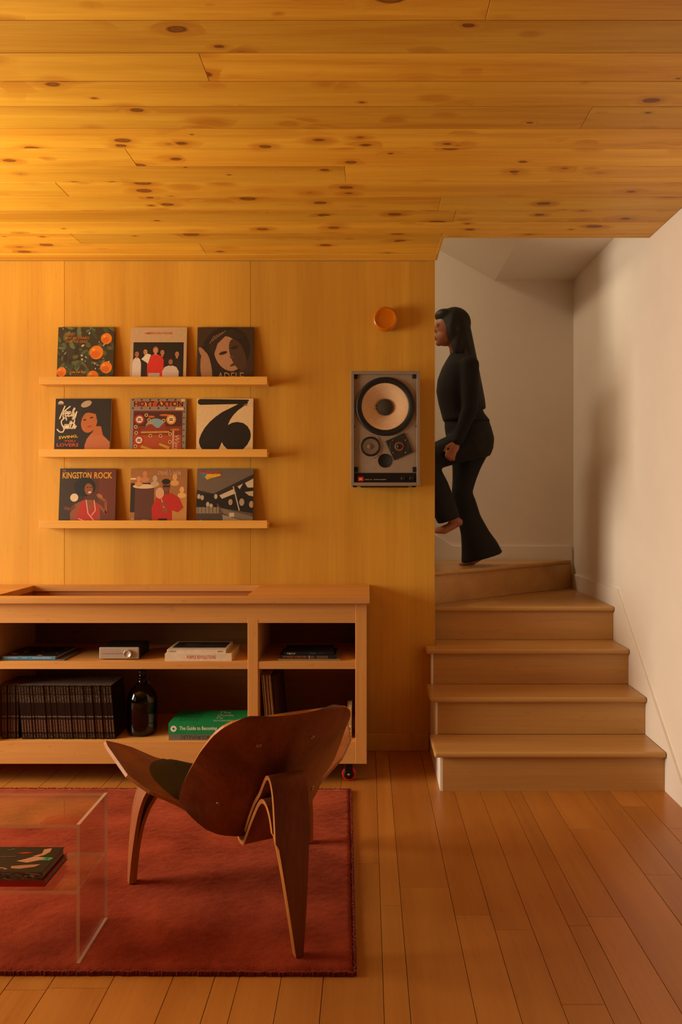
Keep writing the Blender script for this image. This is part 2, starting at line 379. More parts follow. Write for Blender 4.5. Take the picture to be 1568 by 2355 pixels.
# windows known only by their light, in unseen walls browned to cut bounce
bm = bmesh.new()
for p0, p1, q0, q1 in ((YF-.15, -.75, -.02, ZC+.1), (-.75, 1.45, -.02, .5), (-.75, 1.45, 2.4, ZC+.1), (1.45, 1.9, -.02, ZC+.1), (1.9, 3.7, -.02, .7), (1.9, 3.7, 2.4, ZC+.1), (3.7, YW+.12, -.02, ZC+.1)): bm_box(bm, XL-.15, XL, p0, p1, q0, q1)
struct(from_bm('wall_left', bm, M_LOWBOUNCE))
struct(box('wall_front', XL, XR, YF-.15, YF, -.02, ZC+.1, M_LOWBOUNCE))
def window(name, axis, pos, a0, a1, z0, z1):
    bm = bmesh.new()
    def B(p0, p1, q0, q1):
        if axis == 'X': bm_box(bm, pos-.05, pos, p0, p1, q0, q1)
        else: bm_box(bm, p0, p1, pos-.05, pos, q0, q1)
    for p0, p1, q0, q1 in ((a0, a0+.05, z0, z1), (a1-.05, a1, z0, z1), (a0+.05, a1-.05, z0, z0+.05), (a0+.05, a1-.05, z1-.05, z1), ((a0+a1)/2-.02, (a0+a1)/2+.02, z0+.05, z1-.05)): B(p0, p1, q0, q1)
    return struct(from_bm(name, bm, M_TRIMWHITE))
window('window_1', 'X', XL-.06, -.75, 1.45, .5, 2.4)
window('window_2', 'X', XL-.06, 1.9, 3.7, .7, 2.4)
# skirting of the right wall, climbing with the stairs
struct(prism('baseboard_right', [(YF, 0), (YF, .10), (3.64, .10), (4.59, .887), (YS, .882), (YS, 0)], 'X', XR-.013, XR-.0005, M_TRIMWHITE, bevel=.001, seg=1))
struct(prism('baseboard_stairwell', [(XR-.014, .90), (XR-.014, 1.078), (.60, 1.078), (-.6, 1.078+1.2*.66), (-.6, .90)], 'Y', YS-.013, YS-.0005, M_TRIMWHITE, bevel=.001, seg=1))

# ------------------------------------------------------------------ staircase
R_, G_, Y1 = .196, .268, 3.81
st = thing('staircase', 'maple staircase with winder steps beside the white wall', 'staircase', (.9, 3.84, 0))
TT = .028
def tread(poly, z): return prism('tread', poly, 'Z', z-TT, z, M_STAIR, st, bevel=.011, seg=3)
XS0, XT0, XS1 = .365, .322, XR-.0145
for k in (1, 2, 3):
    yn = Y1+G_*(k-1); yb = yn+G_+.034
    if k < 3: tread([(XT0, yn), (XS1, yn), (XS1, yb), (XT0, yb)], k*R_)
    else: tread([(XT0, yn), (XS1, yn), (XS1, yb), (XE+.002, yb), (XE+.002, YW-.003), (XT0, YW-.003)], k*R_)
    box('riser', XS0, XS1, yn+.03, yn+.045, (k-1)*R_, k*R_-TT, M_STAIR, st)
y4 = Y1+G_*3
W0, W1 = (XE+.004, 4.69), (XS1, YS-.02)      # winder line of step 5
wd = Vector((W1[0]-W0[0], W1[1]-W0[1])).normalized(); wn = Vector((-wd.y, wd.x))
tread([(XE+.002, y4), (XS1, y4), (XS1, YS-.016), (W0[0], W0[1]+.045)], 4*R_)
box('riser', XE+.002, XS1, y4+.03, y4+.045, 3*R_, 4*R_-TT, M_STAIR, st)
tread([W0, W1, (XE-.057, YS-.014), (XE-.057, 4.69)], 5*R_)
q0, q1 = Vector(W0)+wn*.028, Vector(W1)+wn*.005
prism('riser', [tuple(q0), tuple(q1), tuple(q1+wn*.012), tuple(q0+wn*.012)], 'Z', 4*R_, 5*R_-TT, M_STAIR, st)
up = thing('stair_flight', 'upper maple stair flight rising behind the panelled wall', 'staircase', (.1, 5.08, 5*R_))
for k in (6, 7, 8, 9):
    xn = XE-.055-G_*(k-6)
    prism('tread', [(xn-G_-.03, YW+.125), (xn, YW+.125), (xn, YS-.014), (xn-G_-.03, YS-.014)], 'Z', k*R_-TT, k*R_, M_STAIR, up, bevel=.011, seg=3)
    box('riser', xn-.045, xn-.03, YW+.125, YS-.014, (k-1)*R_+(.001 if k > 6 else 0), k*R_-TT, M_STAIR, up)
# white side panel under the treads
side = [(Y1+.031, 0)]
for k in (1, 2, 3):
    yn = Y1+G_*(k-1); side += [(yn+.031, k*R_-TT), (yn+G_+.031 if k < 3 else YW-.004, k*R_-TT)]
side.append((YW-.004, 0))
prism('side_panel', side, 'X', XS0-.012, XS0, M_TRIMWHITE, st)

# ------------------------------------------------------------------ lamps
def torchiere(x, y, zb):
    t = thing('floor_lamp', 'black uplighter floor lamp with an open bowl beside the console', 'lamp', (x, y, 0))
    T = Matrix.Translation((x, y, 0))
    lathe('base', [(0, .0), (.13, .0), (.135, .006), (.13, .014), (.02, .02), (.012, .03), (0, .03)], M_BLACK, t, T, 36)
    lathe('pole', [(0, .02), (.011, .02), (.011, zb+.005), (0, zb+.005)], M_BLACK, t, T, 18)
    lathe('bowl', [(0, zb), (.05, zb), (.12, zb+.035), (.17, zb+.095), (.19, zb+.15), (.186, zb+.15), (.165, zb+.095), (.115, zb+.04), (.05, zb+.008), (0, zb+.008)], [M_BLACK, ][0], t, T, 48)
    m, nt, b = newmat('lamp_bulb'); b.inputs['Emission Color'].default_value = (1, .72, .38, 1); b.inputs['Emission Strength'].default_value = 4.0
    lathe('bulb', [(0, zb+.009), (.018, zb+.009), (.02, zb+.012), (.024, zb+.02), (.02, zb+.03), (0, zb+.033)], m, t, T, 20)
    l = bpy.data.lights.new('lamp_light', 'POINT'); l.energy = P_LAMP; l.color = (1, .82, .44); l.shadow_soft_size = .04
    o = bpy.data.objects.new('lamp_light', l); COL.objects.link(o); o.location = (x, y, zb+.075)
torchiere(-2.20, 3.02, 1.80)
M_AMBER = plain('amber_glass', '#e07a08', .12, var=.03, Transmission_Weight=.25, Coat_Weight=.5)
wlx, wlz = .101, CAMH+(1143-731)*4.38/1829
wlamp = thing('wall_light', 'small round orange glass wall light above the loudspeaker', 'lamp', (wlx, YW, wlz))
T = Matrix.Translation((wlx, YW-.001, wlz)) @ Matrix.Rotation(PI/2, 4, 'X')
lathe('base_ring', [(0, .0), (.058, 0), (.062, .004), (.062, .012), (.05, .014), (0, .014)], M_STEEL, wlamp, T, 40)
lathe('glass_shade', [(.0, .014), (.060, .014), (.066, .020), (.068, .030), (.068, .056), (.064, .066), (.057, .070), (.052, .067), (.046, .065), (0, .064)], M_AMBER, wlamp, T, 48)

# ------------------------------------------------------------------ console cabinet on casters
CF, CB = 3.92, YW-.016          # front plane, back plane
ZT = .930
cab = thing('console_cabinet', 'long maple media console on red casters against the panelled wall', 'cabinet', (-1.2, 4.2, 0))
XC0, XC1 = -2.43, -.002
# top with its sunken well
WX0, WX1, WY0, WY1 = -1.845, -.597, 3.945, 4.405
bm = bmesh.new()
TX0, TX1, TY0, TY1 = XC0-.015, .013, 3.89, YW-.003
outer = [(TX0, TY0), (TX1, TY0), (TX1, TY1), (TX0, TY1)]; inner = [(WX0, WY0), (WX1, WY0), (WX1, WY1), (WX0, WY1)]
vt = [[bm.verts.new((p[0], p[1], z)) for p in poly] for z in (ZT, ZT-.032) for poly in (outer, inner)]
for i in range(4):
    j = (i+1) % 4
    bm.faces.new((vt[0][i], vt[0][j], vt[1][j], vt[1][i])); bm.faces.new((vt[2][j], vt[2][i], vt[3][i], vt[3][j]))
    bm.faces.new((vt[0][j], vt[0][i], vt[2][i], vt[2][j])); bm.faces.new((vt[1][i], vt[1][j], vt[3][j], vt[3][i]))
bmesh.ops.bevel(bm, geom=[e for e in bm.edges], offset=.0018, segments=1, affect='EDGES')
from_bm('top', bm, M_MAPLE, cab)
bm = bmesh.new()
for a in ((WX0-.02, WX1+.02, WY0-.003, WY0+.009, ZT-.12, ZT-.032), (WX0-.02, WX1+.02, WY1+.008, WY1+.02, ZT-.12, ZT-.032), (WX0-.02, WX0-.008, WY0+.009, WY1+.008, ZT-.12, ZT-.032), (WX1+.008, WX1+.02, WY0+.009, WY1+.008, ZT-.12, ZT-.032), (WX0-.02, WX1+.02, WY0-.003, WY1+.02, ZT-.132, ZT-.12)): bm_box(bm, *a)
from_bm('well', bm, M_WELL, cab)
ZA, ZB0, ZB1 = .7985, .104, .2134
ZTB = ZT-.0322
box('side_panel', XC1-.056, XC1, CF, CB, ZB0, ZTB, M_MAPLEZ, cab, bevel=.0015)
box('side_panel', XC0, XC0+.056, CF, CB, ZB0, ZTB, M_MAPLEZ, cab, bevel=.0015)
for a in (-.589, -1.895): box('divider', a, a+.051, CF+.001, CB-.013, ZB0+.06, ZA+.02, M_MAPLEZ, cab, bevel=.0015)
box('apron', XC0+.056, XC1-.056, CF+.002, CF+.022, ZA, ZTB, M_MAPLE, cab, bevel=.001)
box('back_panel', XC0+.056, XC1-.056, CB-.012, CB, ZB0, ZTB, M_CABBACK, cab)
box('bottom_rail', XC0+.056, XC1-.056, CF+.0015, CF+.02, ZB0, ZB1, M_MAPLE, cab, bevel=.001)
box('bottom_board', XC0+.056, XC1-.056, CF+.02, CB-.012, ZB1-.022, ZB1, M_MAPLE, cab)
for a, b in ((-.538, -.058), (-1.844, -.589), (XC0+.056, -1.895)):
    box('shelf', a, b, CF+.003, CB-.012, .571, .608, M_MAPLE, cab, bevel=.001)
M_RED = plain('red_urethane', '#e0200c', .35)
def caster(x, y):
    bm = bmesh.new(); bm_box(bm, x-.035, x+.035, y-.03, y+.03, ZB0-.008, ZB0, .002)
    for s in (-1, 1): bm_box(bm, x-.024, x+.012, y+s*.017-.002, y+s*.017+.002, .028, ZB0-.008, .001)
    c = from_bm('caster', bm, M_BLACK, cab)
    T = Matrix.Translation((x-.006, y, .036)) @ Matrix.Rotation(PI/2, 4, 'X')
    lathe('wheel', [(.018, -.011), (.030, -.012), (.035, -.009), (.036, 0), (.035, .009), (.030, .012), (.018, .011)], M_RED, c, T, 36)
    lathe('hub', [(0, -.0135), (.019, -.013), (.026, -.0125), (.026, .0125), (.019, .013), (0, .0135)], M_BLACK, c, T, 28)
    lathe('axle_bolt', [(0, -.024), (.005, -.024), (.007, -.021), (.007, .021), (.005, .024), (0, .024)], M_STEEL, c, T, 14)
for x in (-.085, XC0+.085):
    for y in (3.985, 4.36): caster(x, y)

# ------------------------------------------------------------------ books, magazines and devices in the console
M_PAGE = plain('paper_pages', '#cdbb9c', .85, var=.12, scale=200)
M_CREAM = plain('cream_cover', '#dcc8ac', .6)
def book(name, label, x0, x1, y0, y1, z0, z1, cover, rz=0, cat='book', group=None, hard=.0022, pages=None):
    cx, cy = (x0+x1)/2, (y0+y1)/2
    t = thing(name, label, cat, (cx, cy, z0), (0, 0, rz), group)
    w_, d_, h_ = (x1-x0)/2, (y1-y0)/2, z1-z0
    bm = bmesh.new()
    bm_box(bm, -w_, w_, -d_, d_, 0, hard); bm_box(bm, -w_, w_, -d_, d_, h_-hard, h_); bm_box(bm, -w_, w_, -d_, -d_+hard, hard, h_-hard)
    from_bm('cover', bm, cover, t, world=False)
    box('page_block', -w_+.003, w_-.003, -d_+hard, d_-.003, hard, h_-hard, pages or M_PAGE, t, world=False)
    t['_dims'] = (w_, d_, h_)
    return t
def spine_art(t, fn):
    w_, d_, h_ = t['_dims']; A = Art(2*w_, h_); A.rect(.002, 0, .998, 1, t.children[0].data.materials[0]); fn(A); A.build('spine_print', t, FRONT(-w_, -d_, 0), world=False)
def top_art(t, fn):
    w_, d_, h_ = t['_dims']; A = Art(2*w_, 2*d_); A.rect(.002, .002, .998, .998, t.children[0].data.materials[0]); fn(A); A.build('cover_print', t, TOP(-w_, -d_, h_), world=False)
def pX(px, D): return (px-VPX)*D/FPX
def pZ(py, D): return CAMH-(py-VPY)*D/FPX
ZSH = .6083      # shelf surface
# upper shelf: two magazines at the left
yb = 3.945
t = book('magazine', 'thin grey magazine under the blue-spined one on the console shelf', -1.838, pX(148, yb), yb, yb+.30, ZSH, ZSH+.0065, paint('#5c564e'), 0, 'magazine', hard=.0006)
t = book('magazine', 'blue-spined magazine with a dark figured cover lying on the console shelf', pX(5, yb), pX(128, yb), yb+.004, yb+.27, ZSH+.0068, ZSH+.019, paint('#141210'), -.02, 'magazine', hard=.0006)
def f(A):
    A.rect(0, 0, 1, 1, paint('#2b86b8')); wm = paint('#d8e4e8')
    A.text('NEW FURNITURE DESIGN', .03, .3, .28, .7, wm); A.text('VOL. ONE', .37, .3, .46, .7, wm); A.text('SPECIAL ISSUE OF MODERN INTERIORS', .57, .3, .92, .7, wm)
spine_art(t, f)
def f(A):
    rr = random.Random(4); A.rect(0, 0, 1, .035, paint('#c9a58a'))
    for i in range(26): A.ell(rr.uniform(.04, .96), rr.uniform(.06, .95), rr.uniform(.01, .05), rr.uniform(.02, .06), paint(rr.choice(['#8a7a6c', '#b8a898', '#5c3c30', '#a08878', '#40302a'])), rr.uniform(0, 3), 9)
top_art(t, f)
# amplifier
yb = 3.965
ax0, ax1, az1 = pX(228, yb), pX(319, yb), ZSH+.062
amp = thing('amplifier', 'small silver-fronted stereo amplifier with a round volume knob', 'amplifier', ((ax0+ax1)/2, yb+.1, ZSH))
M_SILV = plain('brushed_aluminium', '#c0b2a2', .4, metal=.5)
box('housing', ax0+.001, ax1-.001, yb+.012, yb+.20, ZSH+.005, az1-.001, M_BLACK, amp, bevel=.004, seg=2)
box('front_panel', ax0, ax1, yb, yb+.0125, ZSH+.004, az1, M_SILV, amp, bevel=.004, seg=3)
T = Matrix.Translation((pX(294.5, yb), yb, ZSH+.0315)) @ Matrix.Rotation(PI/2, 4, 'X')
lathe('volume_knob', [(.0185, -.001), (.0195, .002), (.0195, .012), (.018, .0145), (.0165, .0145), (.016, .0135), (0, .0135)], M_SILV, amp, T, 40)
box('display_line', ax0+.018, ax0+.125, yb-.0006, yb+.001, ZSH+.030, ZSH+.0312, M_BLACK, amp)
for s in (ax0+.02, ax1-.02): box('foot', s-.008, s+.008, yb+.02, yb+.17, ZSH, ZSH+.005, M_BLACK, amp)
# purple revolutions and the thin book on it
yb = 3.94
t = book('book', 'thick cream book with red spine lettering on the console shelf', pX(379, yb), pX(533, yb), yb, yb+.25, ZSH, ZSH+.036, M_CREAM, 0)
spine_art(t, lambda A: A.text('PURPLE REVOLUTIONS', .33, .26, .76, .76, paint('#b03424'), bold=.01))
t = book('book', 'thin cream book with a dark picture cover on top of the cream book', pX(383, yb), pX(519, yb), yb+.006, yb+.225, ZSH+.0362, ZSH+.0545, M_CREAM, 0, hard=.0015)
def f(A): A.text('ALTERNATIVE', .03, .25, .16, .75, paint('#4c4034')); A.text('RESEARCH', .86, .25, .95, .75, paint('#4c4034'))
spine_art(t, f)
def f(A):
    A.rect(.05, .22, .96, .93, paint('#2a2620'))
    A.ell(.36, .6, .16, .2, paint('#454638'), .4, 10); A.ell(.7, .55, .14, .24, paint('#3a342a'), -.3, 10); A.rect(.05, .22, .96, .30, paint('#4a3c2c'))
top_art(t, f)
# right compartment
yb = 3.945
t = book('book', 'flat cream book at the bottom of the dark pile in the console', pX(639, yb), pX(783, yb), yb, yb+.2, ZSH, ZSH+.0085, paint('#8c7656'), .0, hard=.001)
t = book('book', 'black book with orange spine lettering in the console pile', pX(643, yb), pX(773, yb), yb+.003, yb+.2, ZSH+.0087, ZSH+.026, paint('#171310'), -.02, hard=.001)
def f(A):
    A.text('NOMADIC FURNITURE 1', .06, .22, .5, .82, paint('#b8672a')); A.rect(.52, .1, .54, .9, paint('#a89878'))
    A.rect(.55, .15, .62, .85, paint('#56483a')); A.rect(.66, .15, .86, .85, paint('#6a5438')); A.text('NOMADIC FURNITURE 2', .67, .3, .85, .7, paint('#241c14'))
spine_art(t, f)
t = book('book', 'black book with white spine lettering topping the dark console pile', pX(652, yb), pX(766, yb), yb+.006, yb+.19, ZSH+.0262, ZSH+.042, paint('#0d0c0b'), .03, hard=.001)
def f(A): A.text('PUBLIC 69', .06, .25, .22, .8, paint('#d8d0c4')); A.text('THE INTER', .5, .3, .64, .75, paint('#4e7468')); A.text('FORUM', .7, .3, .8, .7, paint('#5a4c38'))
spine_art(t, f)
# row of black spined magazines on the lower shelf
M_SPINE, nt, b = newmat('magazine_spine'); L = nt.links.new
b.inputs['Roughness'].default_value = .3
tc = N(nt, 'ShaderNodeTexCoord'); sp = N(nt, 'ShaderNodeSeparateXYZ'); L(tc.outputs['Generated'], sp.inputs[0]); oi = N(nt, 'ShaderNodeObjectInfo')
def band(lo, hi):
    a = N(nt, 'ShaderNodeMath', operation='GREATER_THAN'); L(sp.outputs[2], a.inputs[0]); a.inputs[1].default_value = lo
    c = N(nt, 'ShaderNodeMath', operation='LESS_THAN'); L(sp.outputs[2], c.inputs[0]); c.inputs[1].default_value = hi
    d = N(nt, 'ShaderNodeMath', operation='MULTIPLY'); L(a.outputs[0], d.inputs[0]); L(c.outputs[0], d.inputs[1]); return d.outputs[0]
cb = N(nt, 'ShaderNodeCombineXYZ'); rz = N(nt, 'ShaderNodeMath', operation='MULTIPLY'); L(oi.outputs['Random'], rz.inputs[0]); rz.inputs[1].default_value = 90
za = N(nt, 'ShaderNodeMath', operation='ADD'); L(sp.outputs[2], za.inputs[0]); L(rz.outputs[0], za.inputs[1])
xm = N(nt, 'ShaderNodeMath', operation='MULTIPLY'); L(sp.outputs[0], xm.inputs[0]); xm.inputs[1].default_value = .05
L(xm.outputs[0], cb.inputs[0]); L(za.outputs[0], cb.inputs[2])
nz = N(nt, 'ShaderNodeTexNoise'); nz.inputs['Scale'].default_value = 60; nz.inputs['Detail'].default_value = 1; L(cb.outputs[0], nz.inputs['Vector'])
gt = N(nt, 'ShaderNodeMath', operation='GREATER_THAN'); L(nz.outputs['Fac'], gt.inputs[0]); gt.inputs[1].default_value = .5
def mid(lo, hi):
    a = N(nt, 'ShaderNodeMath', operation='GREATER_THAN'); L(sp.outputs[0], a.inputs[0]); a.inputs[1].default_value = lo
    c = N(nt, 'ShaderNodeMath', operation='LESS_THAN'); L(sp.outputs[0], c.inputs[0]); c.inputs[1].default_value = hi
    d = N(nt, 'ShaderNodeMath', operation='MULTIPLY'); L(a.outputs[0], d.inputs[0]); L(c.outputs[0], d.inputs[1]); return d.outputs[0]
def mulm(*a):
    o = a[0]
    for q in a[1:]:
        d = N(nt, 'ShaderNodeMath', operation='MULTIPLY'); L(o, d.inputs[0])
        if isinstance(q, float): d.inputs[1].default_value = q
        else: L(q, d.inputs[1])
        o = d.outputs[0]
    return o
col = None
def lay(base, fac, c):
    mx = N(nt, 'ShaderNodeMix', data_type='RGBA'); L(fac, mx.inputs[0])
    if base is None: mx.inputs[6].default_value = lin('#0c0a09')
    else: L(base, mx.inputs[6])
    if isinstance(c, str): mx.inputs[7].default_value = lin(c)
    else: L(c, mx.inputs[7])
    return mx.outputs[2]
col = lay(None, mulm(band(.84, .97), mid(.25, .7), gt.outputs[0]), '#5a4c40')
col = lay(col, mulm(band(.68, .82), mid(.2, .8), gt.outputs[0]), '#6a5a4a')
col = lay(col, mulm(band(.405, .43), mid(.1, .9)), '#6a5c50')
wv = N(nt, 'ShaderNodeMath', operation='MULTIPLY'); L(sp.outputs[2], wv.inputs[0]); wv.inputs[1].default_value = 55
fr = N(nt, 'ShaderNodeMath', operation='FRACT'); L(wv.outputs[0], fr.inputs[0]); g3 = N(nt, 'ShaderNodeMath', operation='GREATER_THAN'); L(fr.outputs[0], g3.inputs[0]); g3.inputs[1].default_value = .45
rp = N(nt, 'ShaderNodeValToRGB'); L(nz.outputs['Fac'], rp.inputs[0]); rp.color_ramp.elements[0].position = .35; rp.color_ramp.elements[1].position = .7; rp.color_ramp.elements[0].color = lin('#7a3c2a'); rp.color_ramp.elements[1].color = lin('#8a7a5c')
col = lay(col, mulm(band(.13, .36), mid(.2, .75), g3.outputs[0]), rp.outputs[0])
col = lay(col, mulm(band(.03, .10), mid(.3, .7), gt.outputs[0]), '#6a5440')
L(col, b.inputs['Base Color'])
M_MAGTOP = plain('magazine_page_edges', '#6a5444', .8, var=.3, scale=120)
M_MAGCOV = plain('magazine_cover_black', '#0b0908', .3)
ym = 3.962; mw, md, mh = .0134, .205, .268
me = None; xx = pX(265, ym)-mw; i = 0; rm = random.Random(9)
while xx > -1.834:
    if me is None:
        bm = bmesh.new(); bm_box(bm, 0, mw, 0, md, 0, mh); bm.normal_update()
        for fc in bm.faces:
            n = fc.normal
            fc.material_index = 1 if n.y < -.5 else (2 if n.z > .5 else 0)
        o = from_bm('magazine', bm, [M_MAGCOV, M_SPINE, M_MAGTOP]); me = o.data
    else:
        o = bpy.data.objects.new('magazine', me); COL.objects.link(o)
    lean = -.082 if i < 33 else -.012
    o.rotation_euler = (0, lean, 0)
    if i == 33: xx += .0
    o.location = (xx, ym+rm.uniform(-.003, .004)+(.006 if i >= 33 else 0), ZB1+.0003)
    tag(o, 'black magazine with a printed spine in the tight row on the lower console shelf', 'magazine', 'black magazines on the lower console shelf')
    step = mw/math.cos(lean)+.0006
    if i == 32: step += .0
    xx -= step; i += 1
    if i == 33: xx -= .020
# amber jug
M_JUG = plain('brown_bottle_glass', '#080402', .06, var=.0)
jy = 4.06; jx = pX(327, jy); jr = .080
jug = thing('glass_jug', 'dark brown glass jug with a finger loop on the lower console shelf', 'jug', (jx, jy, ZB1))
T = Matrix.Translation((jx, jy, ZB1+.0006)) @ Matrix.Diagonal((.96, .96, .95, 1))
lathe('body', [(0, .004), (.055, .0), (.070, .004), (.077, .016), (.079, .03), (.079, .175), (.0775, .195), (.070, .220), (.055, .243), (.036, .262), (.026, .272), (.0215, .285), (.0205, .292), (.024, .294), (.024, .300), (.0185, .303), (.0185, .322)], M_JUG, jug, T, 48)
lathe('cap', [(.0188, .318), (.0195, .319), (.0195, .336), (.0175, .340), (0, .340)], M_BLACK, jug, T, 28)
bm = bmesh.new(); bm_tube(bm, [(jx+.0205+.019*math.sin(a), jy-.004, ZB1+.282-.019*(1-math.cos(a))+.004) for a in [PI*k/12 for k in range(13)]], .0045, 8); from_bm('finger_loop', bm, M_JUG, jug)
# green book and grey book
yb = 3.945; zz = ZB1+.0003
t = book('book', 'grey book with upside-down spine lettering under the green book', pX(388, yb), pX(566, yb), yb, yb+.23, zz, zz+.028, paint('#6c6a60'), 0)
spine_art(t, lambda A: A.text('BOUROULLEC', .15, .18, .52, .82, paint('#1c1a18'), flip=True))
t = book('book', 'bright green book with white lettering lying on the grey book', pX(387, yb), pX(567, yb), yb+.002, yb+.24, zz+.0283, zz+.084, plain('green_cover', '#0b8a4a', .5), 0)
def f(A):
    wm = paint('#ece6d8'); A.text('The Guide to Becoming', .14, .28, .62, .72, wm, bold=.012)
    for k in range(8): A.ell(.066+.028*math.cos(k*PI/4), .5+.19*math.sin(k*PI/4), .014, .1, wm, 0, 10)
    A.ell(.066, .5, .012, .08, paint('#0b8a4a'), 0, 10)
spine_art(t, f)
def f(A):
    dm, wm = paint('#0a5a32'), paint('#9fb89a')
    for k, s in enumerate(('JUSTICE', 'DESIGN', 'ATLAS')): A.text(s, .1, .12+.25*k, .36, .30+.25*k, dm, bold=.02)
    for k, s in enumerate(('Inventing', 'To', 'Guide', 'The')): A.text(s, .56, .08+.21*k, .56+(.3, .1, .22, .16)[k], .25+.21*k, wm, bold=.02)
top_art(t, f)
# records leaning in the right lower compartment, and a book by the side panel
M_SLV = [paint(c) for c in ('#e8d8b8', '#8a7458', '#f0e2c4', '#5c4c3c', '#d8c09c', '#f0e4c8', '#6a3a2a', '#e0d0b0', '#c8ae88', '#40342a', '#3a120c', '#481810', '#2c100a')]
xx = -.533; ra = random.Random(2)
for i in range(13):
    th = .0042 if i < 10 else .007
    bm = bmesh.new(); bm_box(bm, 0, th, 0, .312, 0, .312, .0006)
    o = from_bm('record_sleeve', bm, M_SLV[i]); lean = -.087
    o.rotation_euler = (0, lean, 0); o.location = (xx+.028, 3.985+ra.uniform(0, .012), ZB1+.0008)
    tag(o, 'worn cream-edged record sleeve leaning on the divider' if i < 10 else 'dark red record sleeve leaning beside the cream-edged records', 'record', 'records leaning in the console' if i < 10 else 'dark red records in the console')
    xx += th/math.cos(lean)+.0011
t = book('book', 'pale book standing upright by the right side of the console', 0, .01, 0, .01, 0, .01, M_PAGE)
for c in list(t.children): bpy.data.objects.remove(c, do_unlink=True)
bx0, bx1, by = pX(798, 3.975), pX(808.5, 3.975), 3.975
t.matrix_basis = Matrix.Translation(((bx0+bx1)/2, by, ZB1+.0004)) @ Euler((0, .0, 0)).to_matrix().to_4x4()
hw = (bx1-bx0)/2
bm = bmesh.new(); bm_box(bm, -hw, -hw+.0015, 0, .16, 0, .15); bm_box(bm, hw-.0015, hw, 0, .16, 0, .15); bm_box(bm, -hw+.0015, hw-.0015, 0, .0015, 0, .15)
from_bm('cover', bm, paint('#b8965e'), t, world=False); box('page_block', -hw+.0015, hw-.0015, .0015, .157, .002, .148, M_PAGE, t, world=False)
A = Art(2*hw, .15); dk = paint('#4c3420')
A.text('BLUES', .2, .28, .8, .34, dk); A.rect(.1, .38, .9, .44, paint('#d8c8a0'))
for k in range(4): A.text('HLTF'[k]*2, .15, .04+.06*k, .85, .085+.06*k, paint('#e8dcc0') if k % 2 else dk)
A.build('spine_print', t, FRONT(-hw, 0, 0), world=False)

# ------------------------------------------------------------------ picture ledges and record sleeves on the wall
SY = 4.365
ledges = [(pZ(866, SY), pZ(885, SY), 'top picture ledge'), (pZ(1033, SY), pZ(1050, SY), 'middle picture ledge'), (pZ(1197, SY), pZ(1214, SY), 'bottom picture ledge')]
for zt, zb, nm in ledges:
    zb = zt-.043
    l = thing('picture_ledge', 'maple record ledge, the '+nm.split()[0]+' of three on the panelled wall', 'shelf', (-1.17, YW, zb), group='record ledges on the wall')
    box('front_lip', -1.80, -.548, SY, SY+.014, zb, zt, M_LEDGE, l, bevel=.0012)
    box('base_board', -1.80, -.548, SY+.014, YW-.0006, zb, zb+.016, M_LEDGE, l, bevel=.0008)
    box('back_strip', -1.80, -.548, YW-.012, YW-.0004, zb+.016, zb+.03, M_LEDGE, l)
W = .315
def sleeve(row, px_c, label, back, fn, w=W, tilt=0, edge='#b89a70', name='record_sleeve'):
    zt = ledges[row][0]-.043+.0178; cx = pX(px_c, 4.425); yb_ = YW-.043; an = math.asin((YW-.014-yb_)/W)
    t = thing(name, label, 'record', (cx, yb_, zt), (-an, tilt, 0), 'record sleeves on the wall ledges')
    bm = bmesh.new(); bm_box(bm, -w/2, w/2, 0, .005, 0, w, .0008, 1, 1)
    from_bm('sleeve', bm, [paint(edge), paint(edge)], t, world=False)
    A = Art(w, w); A.rect(0.004, 0, .996, .996, paint(back)); fn(A); A.build('cover_print', t, FRONT(-w/2, 0, 0), world=False)
    return t
rng = random.Random(5)
def c_fruit(A):
    for i in range(85):
        c = rng.choice(['#3c4a26', '#4a5a30', '#2e3820', '#565a2c', '#241c10', '#33402a', '#5c6a44'])
        A.ell(rng.random(), rng.random(), rng.uniform(.04, .11), rng.uniform(.02, .045), paint(c), rng.uniform(0, 3.1), 8)
    for i in range(26): A.ell(rng.random(), rng.uniform(.1, .98), rng.uniform(.008, .035), rng.uniform(.006, .018), paint(rng.choice(['#a8a0b0', '#c8b8a0', '#d8c898', '#9a98a8'])), rng.uniform(0, 3.1), 7)
    for x, y, r in ((.86, .79, .098), (.69, .54, .122), (.87, .27, .104), (.085, .19, .085), (.64, .11, .10)):
        A.ell(x, y, r, r*1.02, paint('#e0780c'), 0, 28); A.ell(x-.02, y-.3*r, r*.7, r*.5, paint('#d0620a'), .3, 18); A.ell(x-.4*r, y+.42*r, r*.22, r*.2, paint('#eea030'), .4, 10)
    o = paint('#c87418')
    A.text('VIOLET', .14, .845, .31, .89, o, shear=.3); A.text('BENT BACKWARDS', .13, .78, .56, .825, o, shear=.3); A.text('OVER THE GRASS', .14, .715, .53, .76, o, shear=.3)
    A.text('Lana Del Rey', .23, .15, .51, .215, paint('#d8901c'), shear=.3, bold=.01); A.text('read by the author', .28, .125, .47, .145, o, shear=.2)
sleeve(0, 196, 'record sleeve with oranges among dark green leaves', '#332a18', c_fruit, edge='#2a2018')
